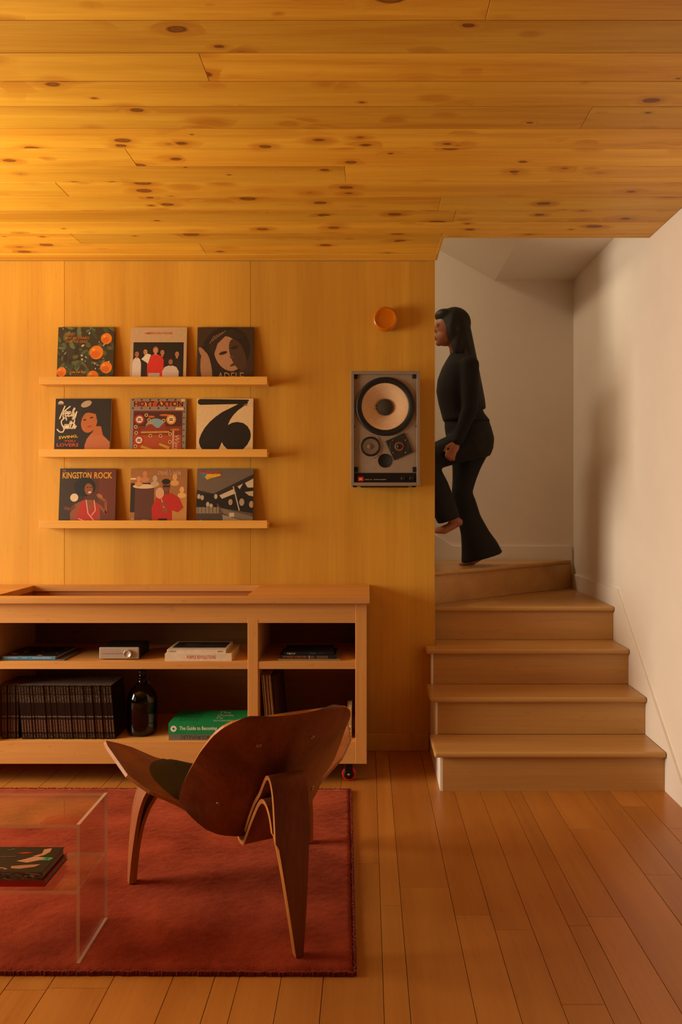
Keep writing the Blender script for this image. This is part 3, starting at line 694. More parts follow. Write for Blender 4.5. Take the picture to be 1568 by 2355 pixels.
def figure(A, x, y, h, skin, hair, cloth, wide=.1, hairr=1.12):
    """plain stand-in for a printed figure: head, hair, torso"""
    A.poly([(x-wide, y-h), (x-wide*1.05, y-.16), (x-wide*.75, y-.085), (x-.022, y-.05), (x+.022, y-.05), (x+wide*.75, y-.085), (x+wide*1.05, y-.16), (x+wide, y-h)], paint(cloth))
    A.rect(x-.018, y-.065, x+.018, y, paint(skin)); A.ell(x, y+.025, .044*hairr, .056*hairr, paint(hair)); A.ell(x, y+.008, .036, .048, paint(skin))
    A.ell(x-.014, y+.016, .008, .005, paint('#20120a'), 0, 8); A.ell(x+.014, y+.016, .008, .005, paint('#20120a'), 0, 8, False); A.rect(x-.012, y-.020, x+.012, y-.014, paint('#6a2418'))
def c_band(A):
    A.text('AMERICAN NOISE', .25, .87, .74, .91, paint('#b02a24'), bold=.025)
    A.rect(.055, .0, .945, .725, paint('#140c08'))
    figure(A, .12, .5, .5, '#b06a40', '#1a100a', '#d8c8b8', .075); figure(A, .27, .54, .5, '#c88858', '#1c120c', '#1c1410', .07); figure(A, .57, .53, .5, '#b87a50', '#1a100a', '#241812', .06)
    figure(A, .83, .5, .5, '#b87a50', '#1a100a', '#1c1410', .07); figure(A, .45, .56, .62, '#d09060', '#9a6a38', '#cf2a22', .14); A.rect(.33, 0, .53, .17, paint('#c0b0a4'))
    figure(A, .72, .36, .42, '#a86a44', '#1e120a', '#d0bcac', .14, 1.55); A.poly([(.2, .42), (.32, .34), (.37, .5), (.3, .52)], paint('#e0d4bc'))
sleeve(0, 363.5, 'record sleeve with a tan border and a group photo', '#c2a074', c_band, edge='#b89468')
def c_dark(A):
    A.ell(.5, .55, .42, .48, paint('#20150d'), -.5, 26); A.ell(.17, .2, .1, .36, paint('#a87a54'), .12, 18); A.ell(.12, .5, .05, .16, paint('#a87a54'), .55, 14)
    A.ell(.55, .52, .235, .33, paint('#b08058'), .42, 30); A.ell(.72, .5, .13, .3, paint('#4a3020'), .35, 22); A.poly([(.2, .62), (.28, .85), (.6, .97), (.85, .85), (.75, .78), (.5, .84), (.36, .7), (.3, .5)], paint('#2c1e13'))
    for k in range(5): A.line([(.22+.05*k, .70+.04*k), (.3+.05*k, .84+.025*k)], .012, paint('#8a6444'))
    A.ell(.46, .53, .075, .028, paint('#2a1a10'), .3, 14); A.ell(.66, .63, .07, .028, paint('#2a1a10'), .3, 14); A.ell(.62, .46, .04, .025, paint('#5a3c28'), .3, 12); A.ell(.66, .33, .085, .025, paint('#503020'), .45, 14)
    A.text('ADELE', .37, .03, .83, .18, paint('#b08c60')); A.text('21', .86, .03, .98, .18, paint('#3c2c1e'))
sleeve(0, 517.5, 'dark sepia record sleeve with a resting face', '#3a2718', c_dark, edge='#2c2016')
def c_singer(A):
    sk = paint('#b4622a')
    A.ell(.62, .76, .17, .16, paint('#17110c'), .2, 24); A.ell(.55, .90, .10, .055, paint('#b49878'), .4, 16)
    A.poly([(.54, .0), (.54, .16), (.58, .28), (.66, .38), (.86, .34), (.985, .22), (.985, .1), (.88, .0)], paint('#b8683a')); A.poly([(.66, .36), (.72, .5), (.82, .5), (.86, .34)], sk)
    A.ell(.61, .58, .14, .2, sk, -.25, 26); A.poly([(.47, .72), (.52, .82), (.7, .84), (.8, .7), (.8, .5), (.75, .6), (.72, .72), (.6, .745)], paint('#17110c'))
    A.ell(.53, .615, .028, .014, paint('#20120a'), .2, 10); A.ell(.65, .655, .03, .014, paint('#20120a'), .2, 10); A.ell(.62, .495, .045, .016, paint('#a83a20'), .25, 10)
    A.poly([(.6, 0), (.7, .06), (.8, .0)], paint('#3a1c0c'))
    c = paint('#e8d4ac'); 
    for st_ in ([(495, 235), (450, 350), (395, 490)], [(600, 240), (535, 295), (480, 345), (462, 420), (470, 490)], [(500, 405), (545, 380), (548, 348), (520, 345), (500, 395), (510, 445), (548, 430)], [(560, 405), (605, 380), (608, 348), (580, 345), (560, 395), (570, 445), (608, 430)], [(620, 430), (680, 320), (697, 280), (680, 275), (650, 350), (640, 440), (668, 438)], [(682, 368), (668, 425), (690, 438), (735, 350)], [(735, 350), (705, 470), (680, 505), (652, 490), (700, 440)],
        [(535, 520), (530, 475), (490, 475), (432, 540), (440, 600), (500, 700), (470, 760), (410, 762), (355, 708)], [(485, 690), (508, 610), (500, 690)], [(500, 690), (535, 608), (542, 618), (530, 690)], [(530, 690), (565, 608), (572, 618), (560, 690)], [(592, 610), (578, 680), (602, 685)], [(608, 560), (614, 548)], [(642, 540), (615, 675), (642, 686)], [(600, 588), (682, 575)], [(702, 520), (662, 690)], [(662, 660), (695, 604), (708, 612), (690, 680), (705, 688), (735, 640)]):
        A.line([((p_[0]-300)/1130, 1-(p_[1]-78)/1130) for p_ in st_], .021, c)
        for p_ in st_: A.ell((p_[0]-300)/1130, 1-(p_[1]-78)/1130, .0105, .0105, c, 0, 8, False)
    A.text('SWING,', .08, .275, .42, .335, paint('#d8a818'), bold=.03, rot=.1); A.text('YOU', .18, .215, .38, .255, paint('#c0481c'), bold=.03); A.text('LOVERS', .05, .135, .44, .195, paint('#c0481c'), bold=.03)
    A.ell(.10, .905, .05, .05, paint('#c8b090'), 0, 20, True, 0, PI); A.rect(.05, .885, .15, .9, paint('#8a7860'))
sleeve(1, 189.5, 'black record sleeve with cream script and a bare-shouldered singer', '#1c140d', c_singer, edge='#d8b078')
def c_pinball(A):
    A.rect(.01, .01, .99, .99, paint('#8a7e6c')); A.rect(.06, .85, .94, .955, paint('#b8481c'))
    for k in range(10): A.ell(.1+.089*k, .9, .035, .035, paint(['#cc5a1a', '#c03a20', '#d88a28'][k % 3]), 0, 12)
    A.text('HOYT AXTON', .065, .855, .935, .95, paint('#221814'), bold=.03)
    for k in range(7):
        A.ell(.05+.15*k, .975, .017, .017, paint('#3c2c20'), 0, 10); A.ell(.05+.15*k, .825, .017, .017, paint('#3c2c20'), 0, 10); A.ell(.955, .1+.11*k, .016, .016, paint('#4a4a30'), 0, 10)
    A.rect(.06, .0, .93, .78, paint('#7a1a10')); A.rect(.075, .0, .915, .755, paint('#4a1c0e')); A.rect(.075, 0, .915, .34, paint('#a8441a')); A.rect(.075, .34, .915, .5, paint('#7a2c12'))
    A.ell(.46, .47, .18, .17, paint('#7c98a0'), 0, 24, True, 0, PI); 
    for x, y, rx in ((.38, .75-.08, .06), (.62, .70, .1), (.80, .44, .09)): A.ell(x, y, rx, .02, paint('#b8641c'), 0, 12)
    for x, y, c in ((.17, .62, '#a82418'), (.73, .62, '#d88a20'), (.17, .25, '#a82418')):
        A.ell(x, y, .088, .088, paint(c)); A.ell(x, y, .06, .06, paint('#e0c8a0')); A.line([(x-.03, y+.014), (x+.03, y+.014)], .018, paint('#4a2c1c')); A.line([(x-.035, y-.014), (x+.035, y-.014)], .018, paint('#4a2c1c'))
    A.poly([(.2, .42), (.36, .56), (.5, .45), (.62, .58), (.66, .4), (.5, .36), (.3, .38)], paint('#8c2c18')); A.line([(.2, .39), (.7, .40)], .03, paint('#c08a1c')); A.line([(.3, .54), (.42, .56)], .025, paint('#c08a1c'))
    for x, y in ((.29, .70), (.11, .49), (.12, .38), (.72, .36), (.72, .22), (.11, .14), (.34, .61), (.60, .60), (.37, .33), (.55, .33)): A.ell(x, y, .032, .032, paint('#d0a870'), 0, 14); A.ell(x, y, .018, .018, paint('#4a2414'), 0, 10)
    A.poly([(.2, .12), (.22, .16), (.42, .09), (.41, .05)], paint('#c09a30')); A.poly([(.52, .17), (.54, .2), (.72, .13), (.70, .08)], paint('#c09a30')); A.rect(.76, .04, .79, .42, paint('#c89878')); A.text('Wave', .70, .16, .98, .24, paint('#d0b090'), rot=-PI/2, shear=.2)
    A.rect(.80, .79, .95, .835, paint('#d8b880')); A.rect(.9, .94, .97, .99, paint('#d8b070'))
sleeve(1, 362.5, 'busy red record sleeve with round printed badges and a riveted border', '#6a5a48', c_pinball, edge='#a08458')
def c_numeral(A):
    k = paint('#170e08')
    A.ell(.066, .937, .053, .053, k); A.poly([(.066, .99), (.066, .884), (.726, .898), (.843, .898), (.905, .905), (.92, .95), (.915, .978)], k)
    bl = [(.731, .898), (.59, .825), (.454, .757), (.338, .675), (.231, .578), (.144, .471), (.085, .364), (.051, .267), (.047, .209), (.071, .136), (.11, .085), (.17, .03), (.33, .03), (.391, .085), (.425, .15), (.45, .218), (.483, .155), (.556, .085), (.62, .03), (.76, .03), (.823, .085), (.90, .17), (.954, .277), (.961, .354), (.945, .422), (.90, .5), (.823, .558), (.717, .578), (.629, .563), (.551, .521), (.59, .616), (.649, .704), (.726, .786), (.833, .864), (.86, .9)]
    A.poly(bl, k); A.rect(.83, .87, .89, .895, paint('#9a4a20')); A.rect(.90, .86, .985, .95, paint('#d8bc90'))
sleeve(1, 516.5, 'cream record sleeve with a bold black numeral', '#dcbc88', c_numeral, edge='#d8b47c')
def c_rock(A):
    A.rect(.45, 0, 1, 1, paint('#542612')); A.rect(.7, 0, 1, 1, paint('#662a12'))
    y = paint('#dc9a18'); A.text('KINGSTON', .05, .82, .56, .935, y, bold=.02); A.text('ROCK', .61, .82, .93, .935, y, bold=.02); A.text('The', .05, .95, .1, .975, y)
    sk = paint('#8a4a22')
    A.ell(.45, .67, .19, .17, paint('#160d08'), 0, 26); A.poly([(.22, .0), (.2, .2), (.28, .36), (.44, .44), (.58, .44), (.72, .36), (.74, .1), (.7, 0)], sk)
    A.poly([(.3, .1), (.4, .42), (.48, .44), (.55, .2), (.62, .42), (.68, .38), (.72, .2), (.66, .1), (.6, .04), (.4, .06)], paint('#b02414')); A.line([(.48, .44), (.52, .2), (.63, .07)], .014, paint('#d8b090')); A.line([(.62, .44), (.65, .25), (.58, .16)], .014, paint('#d8b090')); A.line([(.35, .11), (.48, .06), (.62, .05)], .014, paint('#d8b090'))
    A.ell(.52, .63, .075, .105, sk, .1, 22); A.ell(.50, .66, .02, .009, paint('#160d08'), 0, 8); A.ell(.56, .665, .02, .009, paint('#160d08'), 0, 8); A.ell(.54, .575, .03, .016, paint('#d8c0a0'), .2, 10)
    A.line([(.72, .34), (.84, .2), (.83, .42), (.7, .5)], .05, sk); A.ell(.72, .51, .06, .035, paint('#a8602c'), -.4, 12); A.line([(.28, .34), (.22, .27), (.1, .3)], .05, paint('#6a3418')); A.ell(.27, .48, .072, .072, paint('#d8c09a'), 0, 26)
sleeve(2, 200, 'brown record sleeve with yellow striped lettering and a singer in red', '#33200f', c_rock, edge='#5a3018')
def c_red(A):
    A.rect(0, 0, 1, 1, paint('#a06630')); A.rect(.0, .22, .38, .74, paint('#2a1a12')); A.rect(.08, .06, .42, .68, paint('#5a3020')); A.poly([(.6, 0), (.7, .45), (1, .55), (1, 0)], paint('#b8803c')); A.rect(0, .80, .09, .83, paint('#e0c090')); A.ell(.24, .68, .2, .04, paint('#d8b88c'))
    for x, y, s, c in ((.14, .72, 1, '#cc8a50'), (.25, .80, 1.1, '#c07c48'), (.43, .72, 1.1, '#b8a078'), (.78, .74, 1.15, '#d09a50'), (.91, .52, 1.1, '#dca860')):
        A.ell(x, y, .07*s, .045*s, paint(c), 0, 14); A.ell(x, y+.09*s, .038*s, .052*s, paint(c), 0, 14); A.rect(x-.02*s, y, x+.02*s, y+.06*s, paint(c))
    A.poly([(.4, 0), (.38, .3), (.46, .48), (.58, .56), (.72, .56), (.86, .48), (.94, .3), (.84, .22), (.74, .26), (.74, 0)], paint('#b4200f')); A.rect(.5, 0, .66, .11, paint('#20100a'))
    A.rect(.59, .54, .68, .62, paint('#6a3a20')); A.ell(.63, .69, .068, .1, paint('#7a4424'), 0, 20); A.ell(.625, .765, .075, .05, paint('#1a0e08')); A.rect(.575, .665, .69, .695, paint('#160c08'))
    A.ell(.52, .56, .075, .1, paint('#d09a70'), 0, 20); A.line([(.55, .46), (.6, .3)], .014, paint('#d8a878')); A.ell(.58, .36, .04, .035, paint('#8a4c28')); A.ell(.62, .25, .05, .04, paint('#8a4c28'))
    w_ = paint('#d8b88c'); A.text('STEVIE', .48, .885, .64, .945, w_); A.text('W', .64, .85, .75, .985, paint('#c09068'), shear=.2); A.text('ONDER', .74, .885, .89, .945, w_); A.text('C', .02, .02, .07, .11, w_); A.text('HARACTERS', .07, .03, .33, .09, w_)
sleeve(2, 364, 'tan record sleeve with a red-jacketed figure among pale busts', '#a06630', c_red, edge='#7a4a28')
def c_car(A):
    g = lambda c: paint(c)
    A.poly([(0, 1), (1, 1), (1, .9), (.3, .55), (0, .62)], g('#6a5a48')); A.poly([(0, .62), (.3, .55), (1, .9), (1, .82), (.3, .48), (0, .56)], g('#2c221a'))
    A.poly([(.3, .48), (1, .82), (1, .2), (.42, .3)], g('#1a120c')); A.poly([(.4, .52), (.64, .63), (.7, .56), (.45, .46)], g('#c8b090')); A.poly([(.72, .68), (.82, .73), (.76, .63)], g('#c8b090')); A.poly([(.85, .74), (1, .82), (1, .66), (.9, .66)], g('#c8b090')); A.poly([(.85, .58), (1, .6), (1, .5), (.92, .52)], g('#b8a080'))
    for x, y, r in ((.6, .40, .05), (.8, .40, .06), (.97, .36, .055)): A.ell(x, y, r*1.3, r*1.7, g('#0e0a08')); A.ell(x, y, r*.75, r*1.1, g('#a88c6c'))
    A.line([(.645, .68), (.76, .25)], .02, g('#c0a888')); A.rect(0, .3, .36, .55, g('#1a120c'))
    for x, y in ((.04, .5), (.1, .48), (.2, .36), (.26, .33), (.34, .5)): A.ell(x, y, .03, .045, g('#b8a080'))
    A.rect(0, .2, .4, .31, g('#8a765c'))
    for k in range(6): A.line([(.03+.065*k, .205), (.03+.065*k, .305)], .008, g('#2a2018'))
    A.rect(0, 0, .5, .2, g('#4a3c2e')); A.poly([(.42, .3), (1, .14), (1, .02), (.48, .2)], g('#7a6850')); A.poly([(.46, .18), (1, .02), (1, 0), (.48, 0)], g('#9a8468')); A.rect(.58, .14, .67, .21, g('#c8b090'))
    A.poly([(.05, .93), (.12, .82), (.3, .86), (.2, .92)], g('#3a7890')); A.poly([(.14, .84), (.18, .8), (.42, .87), (.42, .9), (.18, .9)], g('#d8a820')); A.text('Nazareth', .05, .90, .43, .965, g('#c0401c'), bold=.03); A.text('Close Enough for Rock n Roll', .18, .82, .5, .845, g('#a8502c')); A.ell(.08, .05, .035, .035, g('#b8a488'), 0, 18)
sleeve(2, 516.5, 'grey record sleeve with a car interior and faces at the windows', '#5a4a3a', c_car, edge='#3c2c20')

# ------------------------------------------------------------------ loudspeaker on the wall
SF = 4.166; s0, s1 = pX(806.5, SF), pX(965.5, SF); sz1, sz0 = pZ(853, SF), pZ(1117, SF)
spk = thing('loudspeaker', 'grey studio loudspeaker with a cream woofer hung on the panelled wall', 'speaker', ((s0+s1)/2, 4.3, sz0))
M_GREY = plain('speaker_grey', '#8a7a68', .7, var=.04)
M_BAFF = plain('speaker_baffle', '#93816c', .7, var=.05)
wt = .017
bm = bmesh.new()
for a in ((s0, s0+wt, SF, YW-.001, sz0, sz1), (s1-wt, s1, SF, YW-.001, sz0, sz1), (s0+wt, s1-wt, SF, YW-.001, sz0, sz0+wt), (s0+wt, s1-wt, SF, YW-.001, sz1-wt, sz1), (s0+wt, s1-wt, YW-.02, YW-.001, sz0+wt, sz1-wt)): bm_box(bm, *a, .0015)
from_bm('cabinet', bm, M_GREY, spk)
BF = SF+.014
def sx(zx): return pX(780+zx/4.908, BF)
def szz(zy): return pZ(660+zy/4.906, BF)
def disc(cx, cz, y=BF): return Matrix.Translation((cx, y, cz)) @ Matrix.Rotation(PI/2, 4, 'X')
k = 1/4.908*BF/FPX
cx, cz = sx(517), szz(1350)
bm = bmesh.new(); n = 96; ci, ro = [], []
bx = (s0+wt, s1-wt, sz0+wt, sz1-wt)
for i in range(n):
    a = 2*PI*i/n; dx, dz = math.cos(a), math.sin(a)
    t = min(((bx[1]-cx)/dx if dx > 0 else (bx[0]-cx)/dx) if abs(dx) > 1e-9 else 9, ((bx[3]-cz)/dz if dz > 0 else (bx[2]-cz)/dz) if abs(dz) > 1e-9 else 9)
    ci.append(bm.verts.new((cx+275*k*dx, BF, cz+275*k*dz))); ro.append((bm.verts.new((cx+t*dx, BF, cz+t*dz)), 0 if abs(cx+t*dx-bx[0]) < 1e-6 else 1 if abs(cx+t*dx-bx[1]) < 1e-6 else 2 if abs(cz+t*dz-bx[2]) < 1e-6 else 3))
cor = {}
for i in range(n):
    (va, sa), (vb, sb) = ro[i], ro[(i+1) % n]
    bm.faces.new((ci[i], ci[(i+1) % n], vb, va))
    if sa != sb: bm.faces.new((va, vb, bm.verts.new((bx[0] if 0 in (sa, sb) else bx[1], BF, bx[2] if 2 in (sa, sb) else bx[3]))))
from_bm('baffle', bm, M_BAFF, spk)
M_CONE = plain('paper_cone', '#d8b48a', .85, var=.05)
M_RUB = plain('black_rubber', '#0f0b09', .55)
wf = lathe('woofer', [(330*k, 0), (332*k, .006), (322*k, .012), (300*k, .013), (290*k, .010), (275*k, .0105), (266*k, .006), (262*k, .0)], M_RUB, spk, disc(cx, cz), 72)
prof = []
for i in range(56):
    t = i/55; r = (264-(264-88)*t)*k; prof.append((r, .006-.036*t**1.1+(.0012 if (i % 4) < 2 and .05 < t < .9 else 0)))
lathe('cone', prof, M_CONE, wf, disc(cx, cz), 72)
lathe('dust_cap', [(92*k, -.032), (92*k, -.022), (80*k, -.016), (45*k, -.010), (0, -.008)], plain('dust_cap_grey', '#3a3128', .8), wf, disc(cx, cz), 48)
for q in (-1, 1):
    bm = bmesh.new(); bm_tube(bm, [(cx-86*k, BF+.018, cz+q*16*k), (cx-114*k, BF+.017, cz+q*22*k)], .0016, 6); from_bm('lead_wire', bm, M_BLACK, wf)
# mid driver
cx, cz = sx(352), szz(1800)
bm = bmesh.new(); oc = []
for i in range(8):
    a = PI/8+i*PI/4+math.radians(-12); oc.append((cx+138*k*math.cos(a)*(1.0 if i % 2 else .98), cz+138*k*math.sin(a)))
mdv = prism('midrange_driver', oc, 'Y', BF-.003, BF, M_BAFF, spk)
lathe('surround', [(112*k, .003), (112*k, .006), (104*k, .008), (92*k, .007), (86*k, .004)], M_RUB, mdv, disc(cx, cz), 44)
lathe('cone', [(88*k, .0062), (60*k, .0045), (34*k, .0035)], plain('mid_cone', '#6e5a44', .7), mdv, disc(cx, cz), 40)
lathe('dust_cap', [(34*k, .0033), (30*k, .005), (16*k, .0075), (0, .0085)], plain('mid_cap', '#6a5338', .5), mdv, disc(cx, cz), 30)
for a in (48, 140, 212, 302):
    lathe('screw', [(0, .0055), (5*k, .005), (6*k, .003)], M_STEEL, mdv, disc(cx+128*k*math.cos(math.radians(a)), cz+128*k*math.sin(math.radians(a))), 10)
# tweeter plate
cx, cz = sx(677), szz(1800); an = math.radians(24)
sq = [(cx+118*k*(q*math.cos(an)-p*math.sin(an)), cz+118*k*(q*math.sin(an)+p*math.cos(an))) for q, p in ((-1, -1), (1, -1), (1, 1), (-1, 1))]
tw = prism('tweeter', sq, 'Y', BF-.006, BF, plain('tweeter_plate', '#231c15', .6, var=.3, scale=40), spk, bevel=.001, seg=1)
lathe('horn_ring', [(52*k, .006), (48*k, .008), (38*k, .007), (30*k, .006)], plain('tweeter_copper', '#7a4c2c', .5), tw, disc(cx, cz), 32)
lathe('dome', [(26*k, .006), (22*k, .010), (10*k, .0125), (0, .013)], M_BLACK, tw, disc(cx, cz), 24)
lathe('rim_line', [(104*k, .0061), (104*k, .0066), (101*k, .0066), (101*k, .0061)], plain('tweeter_rim', '#4e3f2e', .4), tw, disc(cx, cz), 48)
for a in (70, 160, 250, 340): lathe('screw', [(0, .0085), (5*k, .008), (6*k, .006)], M_STEEL, tw, disc(cx+100*k*math.cos(math.radians(a-24)), cz+100*k*math.sin(math.radians(a-24))), 10)
lathe('bass_port', [(79*k, 0), (79*k, .002), (75*k, .0025), (73*k, .0012), (0, .0008)], M_BLACKM, spk, disc(sx(516), szz(1960)), 40)
for zx, zy in ((179, 1007), (852, 1005), (185, 2060), (856, 2060)): box('grille_pad', sx(zx)-28*k, sx(zx)+28*k, BF-.006, BF, szz(zy)-29*k, szz(zy)+29*k, M_BLACKM, spk, bevel=.001)
for zx in (165, 872): lathe('screw', [(0, .003), (13*k, .0025), (15*k, 0)], plain('rust_screw', '#4a1c10', .5), spk, disc(sx(zx), szz(1572)), 16)
pz0, pz1 = sz0+wt+.0005, szz(2098)
foil = box('control_panel', s0+wt+.0005, s1-wt-.0005, BF-.004, BF, pz0, pz1, M_BLACK, spk, bevel=.0005)
pw, ph = s1-s0-2*wt-.001, pz1-pz0
A = Art(pw, ph)
def ux(zx): return (sx(zx)-(s0+wt+.0005))/pw
def vz(zy): return (szz(zy)-pz0)/ph
A.rect(ux(211), vz(2192), ux(273), vz(2142), paint('#d82410')); A.text('JBL', ux(222), vz(2180), ux(262), vz(2158), paint('#f0dcc0'), bold=.03)
A.text('MODEL 4311', ux(288), vz(2178), ux(372), vz(2168), paint('#d8c8b0')); A.text('CONTROL MONITOR', ux(388), vz(2178), ux(528), vz(2168), paint('#d8c8b0'))
gm = paint('#8a7c6c')
A.text('PRESENCE', ux(702), vz(2212), ux(738), vz(2206), gm); A.text('BRILLIANCE', ux(797), vz(2212), ux(838), vz(2206), gm)
A.build('panel_print', spk, FRONT(s0+wt+.0005, BF-.0042, pz0))
for zx in (718, 815):
    kn = lathe('control_dial', [(24*k, .004), (24*k, .008), (20*k, .010), (0, .0095)], plain('dial_black', '#1c1815', .4), spk, disc(sx(zx), szz(2160)), 28)
    A = Art(1, 1)
    for j in range(11):
        a = math.radians(-50+j*28); x0, y0 = 33*k*math.cos(a), 33*k*math.sin(a)
        A.v += [(x0-.0004, y0-.0004, 1), (x0+.0004, y0-.0004, 1), (x0+.0004, y0+.0004, 1), (x0-.0004, y0+.0004, 1)]; n = len(A.v); A.f.append([n-4, n-3, n-2, n-1]); A.m.append(A.mi(gm))
    A.build('dial_marks', kn, FRONT(sx(zx), BF-.0042, szz(2160)))
for q in (s0+.02, s1-.032): box('foot', q-.01, q+.012, SF+.02, SF+.06, sz0-.008, sz0, M_BLACK, spk, bevel=.001)
box('wall_bracket', s0+.05, s1-.05, YW-.10, YW-.001, sz0-.006, sz0, M_BLACK, spk)

# ------------------------------------------------------------------ rug
RUGZ = .016
M_RUG, nt, b = newmat('rug_wool'); L = nt.links.new
tc = N(nt, 'ShaderNodeTexCoord'); n1 = N(nt, 'ShaderNodeTexNoise'); n1.inputs['Scale'].default_value = 5; n1.inputs['Detail'].default_value = 5; L(tc.outputs['Object'], n1.inputs['Vector'])
n2 = N(nt, 'ShaderNodeTexNoise'); n2.inputs['Scale'].default_value = 260; n2.inputs['Detail'].default_value = 2; L(tc.outputs['Object'], n2.inputs['Vector'])
ad = N(nt, 'ShaderNodeMath', operation='MULTIPLY_ADD'); L(n2.outputs['Fac'], ad.inputs[0]); ad.inputs[1].default_value = .5; L(n1.outputs['Fac'], ad.inputs[2])
r = N(nt, 'ShaderNodeValToRGB'); r.color_ramp.elements[0].position = .5; r.color_ramp.elements[1].position = 1.0; r.color_ramp.elements[0].color = lin('#6c1e0c'); r.color_ramp.elements[1].color = lin('#a2442a')
L(ad.outputs[0], r.inputs[0]); L(r.outputs[0], b.inputs['Base Color']); b.inputs['Roughness'].default_value = .95; b.inputs['Specular IOR Level'].default_value = .05
b.inputs['Sheen Weight'].default_value = 1.0; b.inputs['Sheen Roughness'].default_value = .25; b.inputs['Sheen Tint'].default_value = lin('#e08a60')
bp = N(nt, 'ShaderNodeBump'); bp.inputs['Strength'].default_value = .6; bp.inputs['Distance'].default_value = .003; L(n2.outputs['Fac'], bp.inputs['Height']); L(bp.outputs['Normal'], b.inputs['Normal'])
rug = thing('rug', 'red wool rug under the shell chair and clear table', 'rug', (-1.2, 3.1, 0))
c = [Vector((-2.55, 2.37, 0)), Vector((-.036, 2.357, 0)), Vector((-.080, 3.835, 0)), Vector((-2.58, 3.85, 0))]
nx, ny = 260, 150; rr = random.Random(6); vs = []; fs = []
for j in range(ny+1):
    for i in range(nx+1):
        u, v = i/nx, j/ny; p = c[0]*(1-u)*(1-v)+c[1]*u*(1-v)+c[2]*u*v+c[3]*(1-u)*v
        e = min(i, nx-i, j, ny-j); z = RUGZ+rr.uniform(-.0014, .0014) if e > 1 else (RUGZ-.004+rr.uniform(-.002, .002) if e == 1 else .001)
        vs.append((p.x+rr.uniform(-.002, .002), p.y+rr.uniform(-.002, .002), z))
for j in range(ny):
    for i in range(nx): a = j*(nx+1)+i; fs.append((a, a+1, a+nx+2, a+nx+1))
pile = mesh('pile', vs, fs, M_RUG, rug, smooth=True)
bm = bmesh.new()     # bound edge: short stitched yarn along the border
for (p, q) in ((c[0], c[1]), (c[1], c[2]), (c[2], c[3])):
    n = int((q-p).length/.004); d = (q-p).normalized(); o = Vector((d.y, -d.x, 0))
    for k2 in range(n):
        m = p+d*(k2+.5)*.004
        bmesh.ops.create_cube(bm, size=1, matrix=Matrix.Translation(m+Vector((0, 0, .006+rr.uniform(-.001, .002)))+o*rr.uniform(-.002, .003)) @ Matrix.Rotation(math.atan2(d.y, d.x)+rr.uniform(-.3, .3), 4, 'Z') @ Matrix.Diagonal((.0044, .006, .012+rr.uniform(0, .003), 1)))
eo = from_bm('edge_binding', bm, plain('rug_binding', '#7c2a14', .95, var=.15), rug); eo['kind'] = 'stuff'

# ------------------------------------------------------------------ shell chair
OX, OY = -.2015, 2.424
ang = math.atan2(.475, .88)
chair = thing('shell_chair', 'walnut plywood shell chair on three legs with a dark seat pad', 'chair', (OX, OY, RUGZ+.0018), (0, 0, ang))
def shell(name, P, nu, nv, th, parent, mats, flip=1, smooth=True):
    """surface P(u,v) thickened along its normal; rim faces take the second material"""
    g = [[Vector(P(i/nu, j/nv)) for i in range(nu+1)] for j in range(nv+1)]
    def nrm(j, i):
        a = g[j][min(i+1, nu)]-g[j][max(i-1, 0)]; b_ = g[min(j+1, nv)][i]-g[max(j-1, 0)][i]; n = a.cross(b_); return n.normalized() if n.length > 1e-9 else Vector((0, 0, 1))
    vs = [g[j][i]+nrm(j, i)*th/2*flip for j in range(nv+1) for i in range(nu+1)]; n0 = len(vs)
    vs += [g[j][i]-nrm(j, i)*th/2*flip for j in range(nv+1) for i in range(nu+1)]
    I = lambda j, i: j*(nu+1)+i
    fs, fm = [], []
    for j in range(nv):
        for i in range(nu):
            q = (I(j, i), I(j, i+1), I(j+1, i+1), I(j+1, i)); fs.append(q); fm.append(0); fs.append(tuple(n0+k_ for k_ in q[::-1])); fm.append(0)
    rim = [(I(0, i), I(0, i+1)) for i in range(nu)]+[(I(j, nu), I(j+1, nu)) for j in range(nv)]+[(I(nv, i+1), I(nv, i)) for i in range(nu)][::-1]+[(I(j+1, 0), I(j, 0)) for j in range(nv)][::-1]
    for a, b_ in rim: fs.append((a, n0+a, n0+b_, b_)); fm.append(1)
    o = mesh(name, vs, fs, mats, parent, fm, world=False)
    bm = bmesh.new(); bm.from_mesh(o.data); bmesh.ops.recalc_face_normals(bm, faces=bm.faces)
    for f_ in bm.faces: f_.smooth = smooth and f_.material_index == 0
    for e_ in bm.edges:
        if len({f_.material_index for f_ in e_.link_faces}) > 1: e_.smooth = False
    bm.to_mesh(o.data); bm.free()
    return o
WAL = [M_WALNUT, M_WALEDGE]
HW = [(.258, .03), (.260, .07), (.266, .105), (.28, .150), (.30, .188), (.335, .225), (.37, .254), (.40, .272), (.43, .281), (.48, .283), (.55, .275), (.63, .260), (.69, .246), (.715, .234), (.732, .218), (.744, .198), (.752, .172), (.756, .145)]
YE = [(.26, .335), (.33, .362), (.40, .385), (.50, .30), (.63, .185), (.72, .088), (.756, .05)]
YC = [(.258, .335), (.30, .308), (.40, .243), (.50, .178), (.63, .098), (.72, .045), (.756, .025)]
ZBK = lambda z: .258+(z-.258)*.965
zrows = [.258+(.756-.258)*q for q in ([0, .004, .012, .03, .05]+[.05+.88*i/22 for i in range(1, 23)]+[.945, .96, .975, .985, .993, 1])]
def Pback(u, v):
    j = v*(len(zrows)-1); a = int(min(j, len(zrows)-2)); z = zrows[a]+(zrows[a+1]-zrows[a])*(j-a)
    s = 2*u-1; y = interp(YC, z)+(interp(YE, z)-interp(YC, z))*abs(s)**2
    return (s*interp(HW, z)*.955-.008, y, ZBK(z))
backrest = shell('backrest', Pback, 28, len(zrows)-1, .011, chair, WAL)
SFY = [(0, .745), (.15, .745), (.27, .735), (.36, .715), (.42, .69), (.462, .648)]
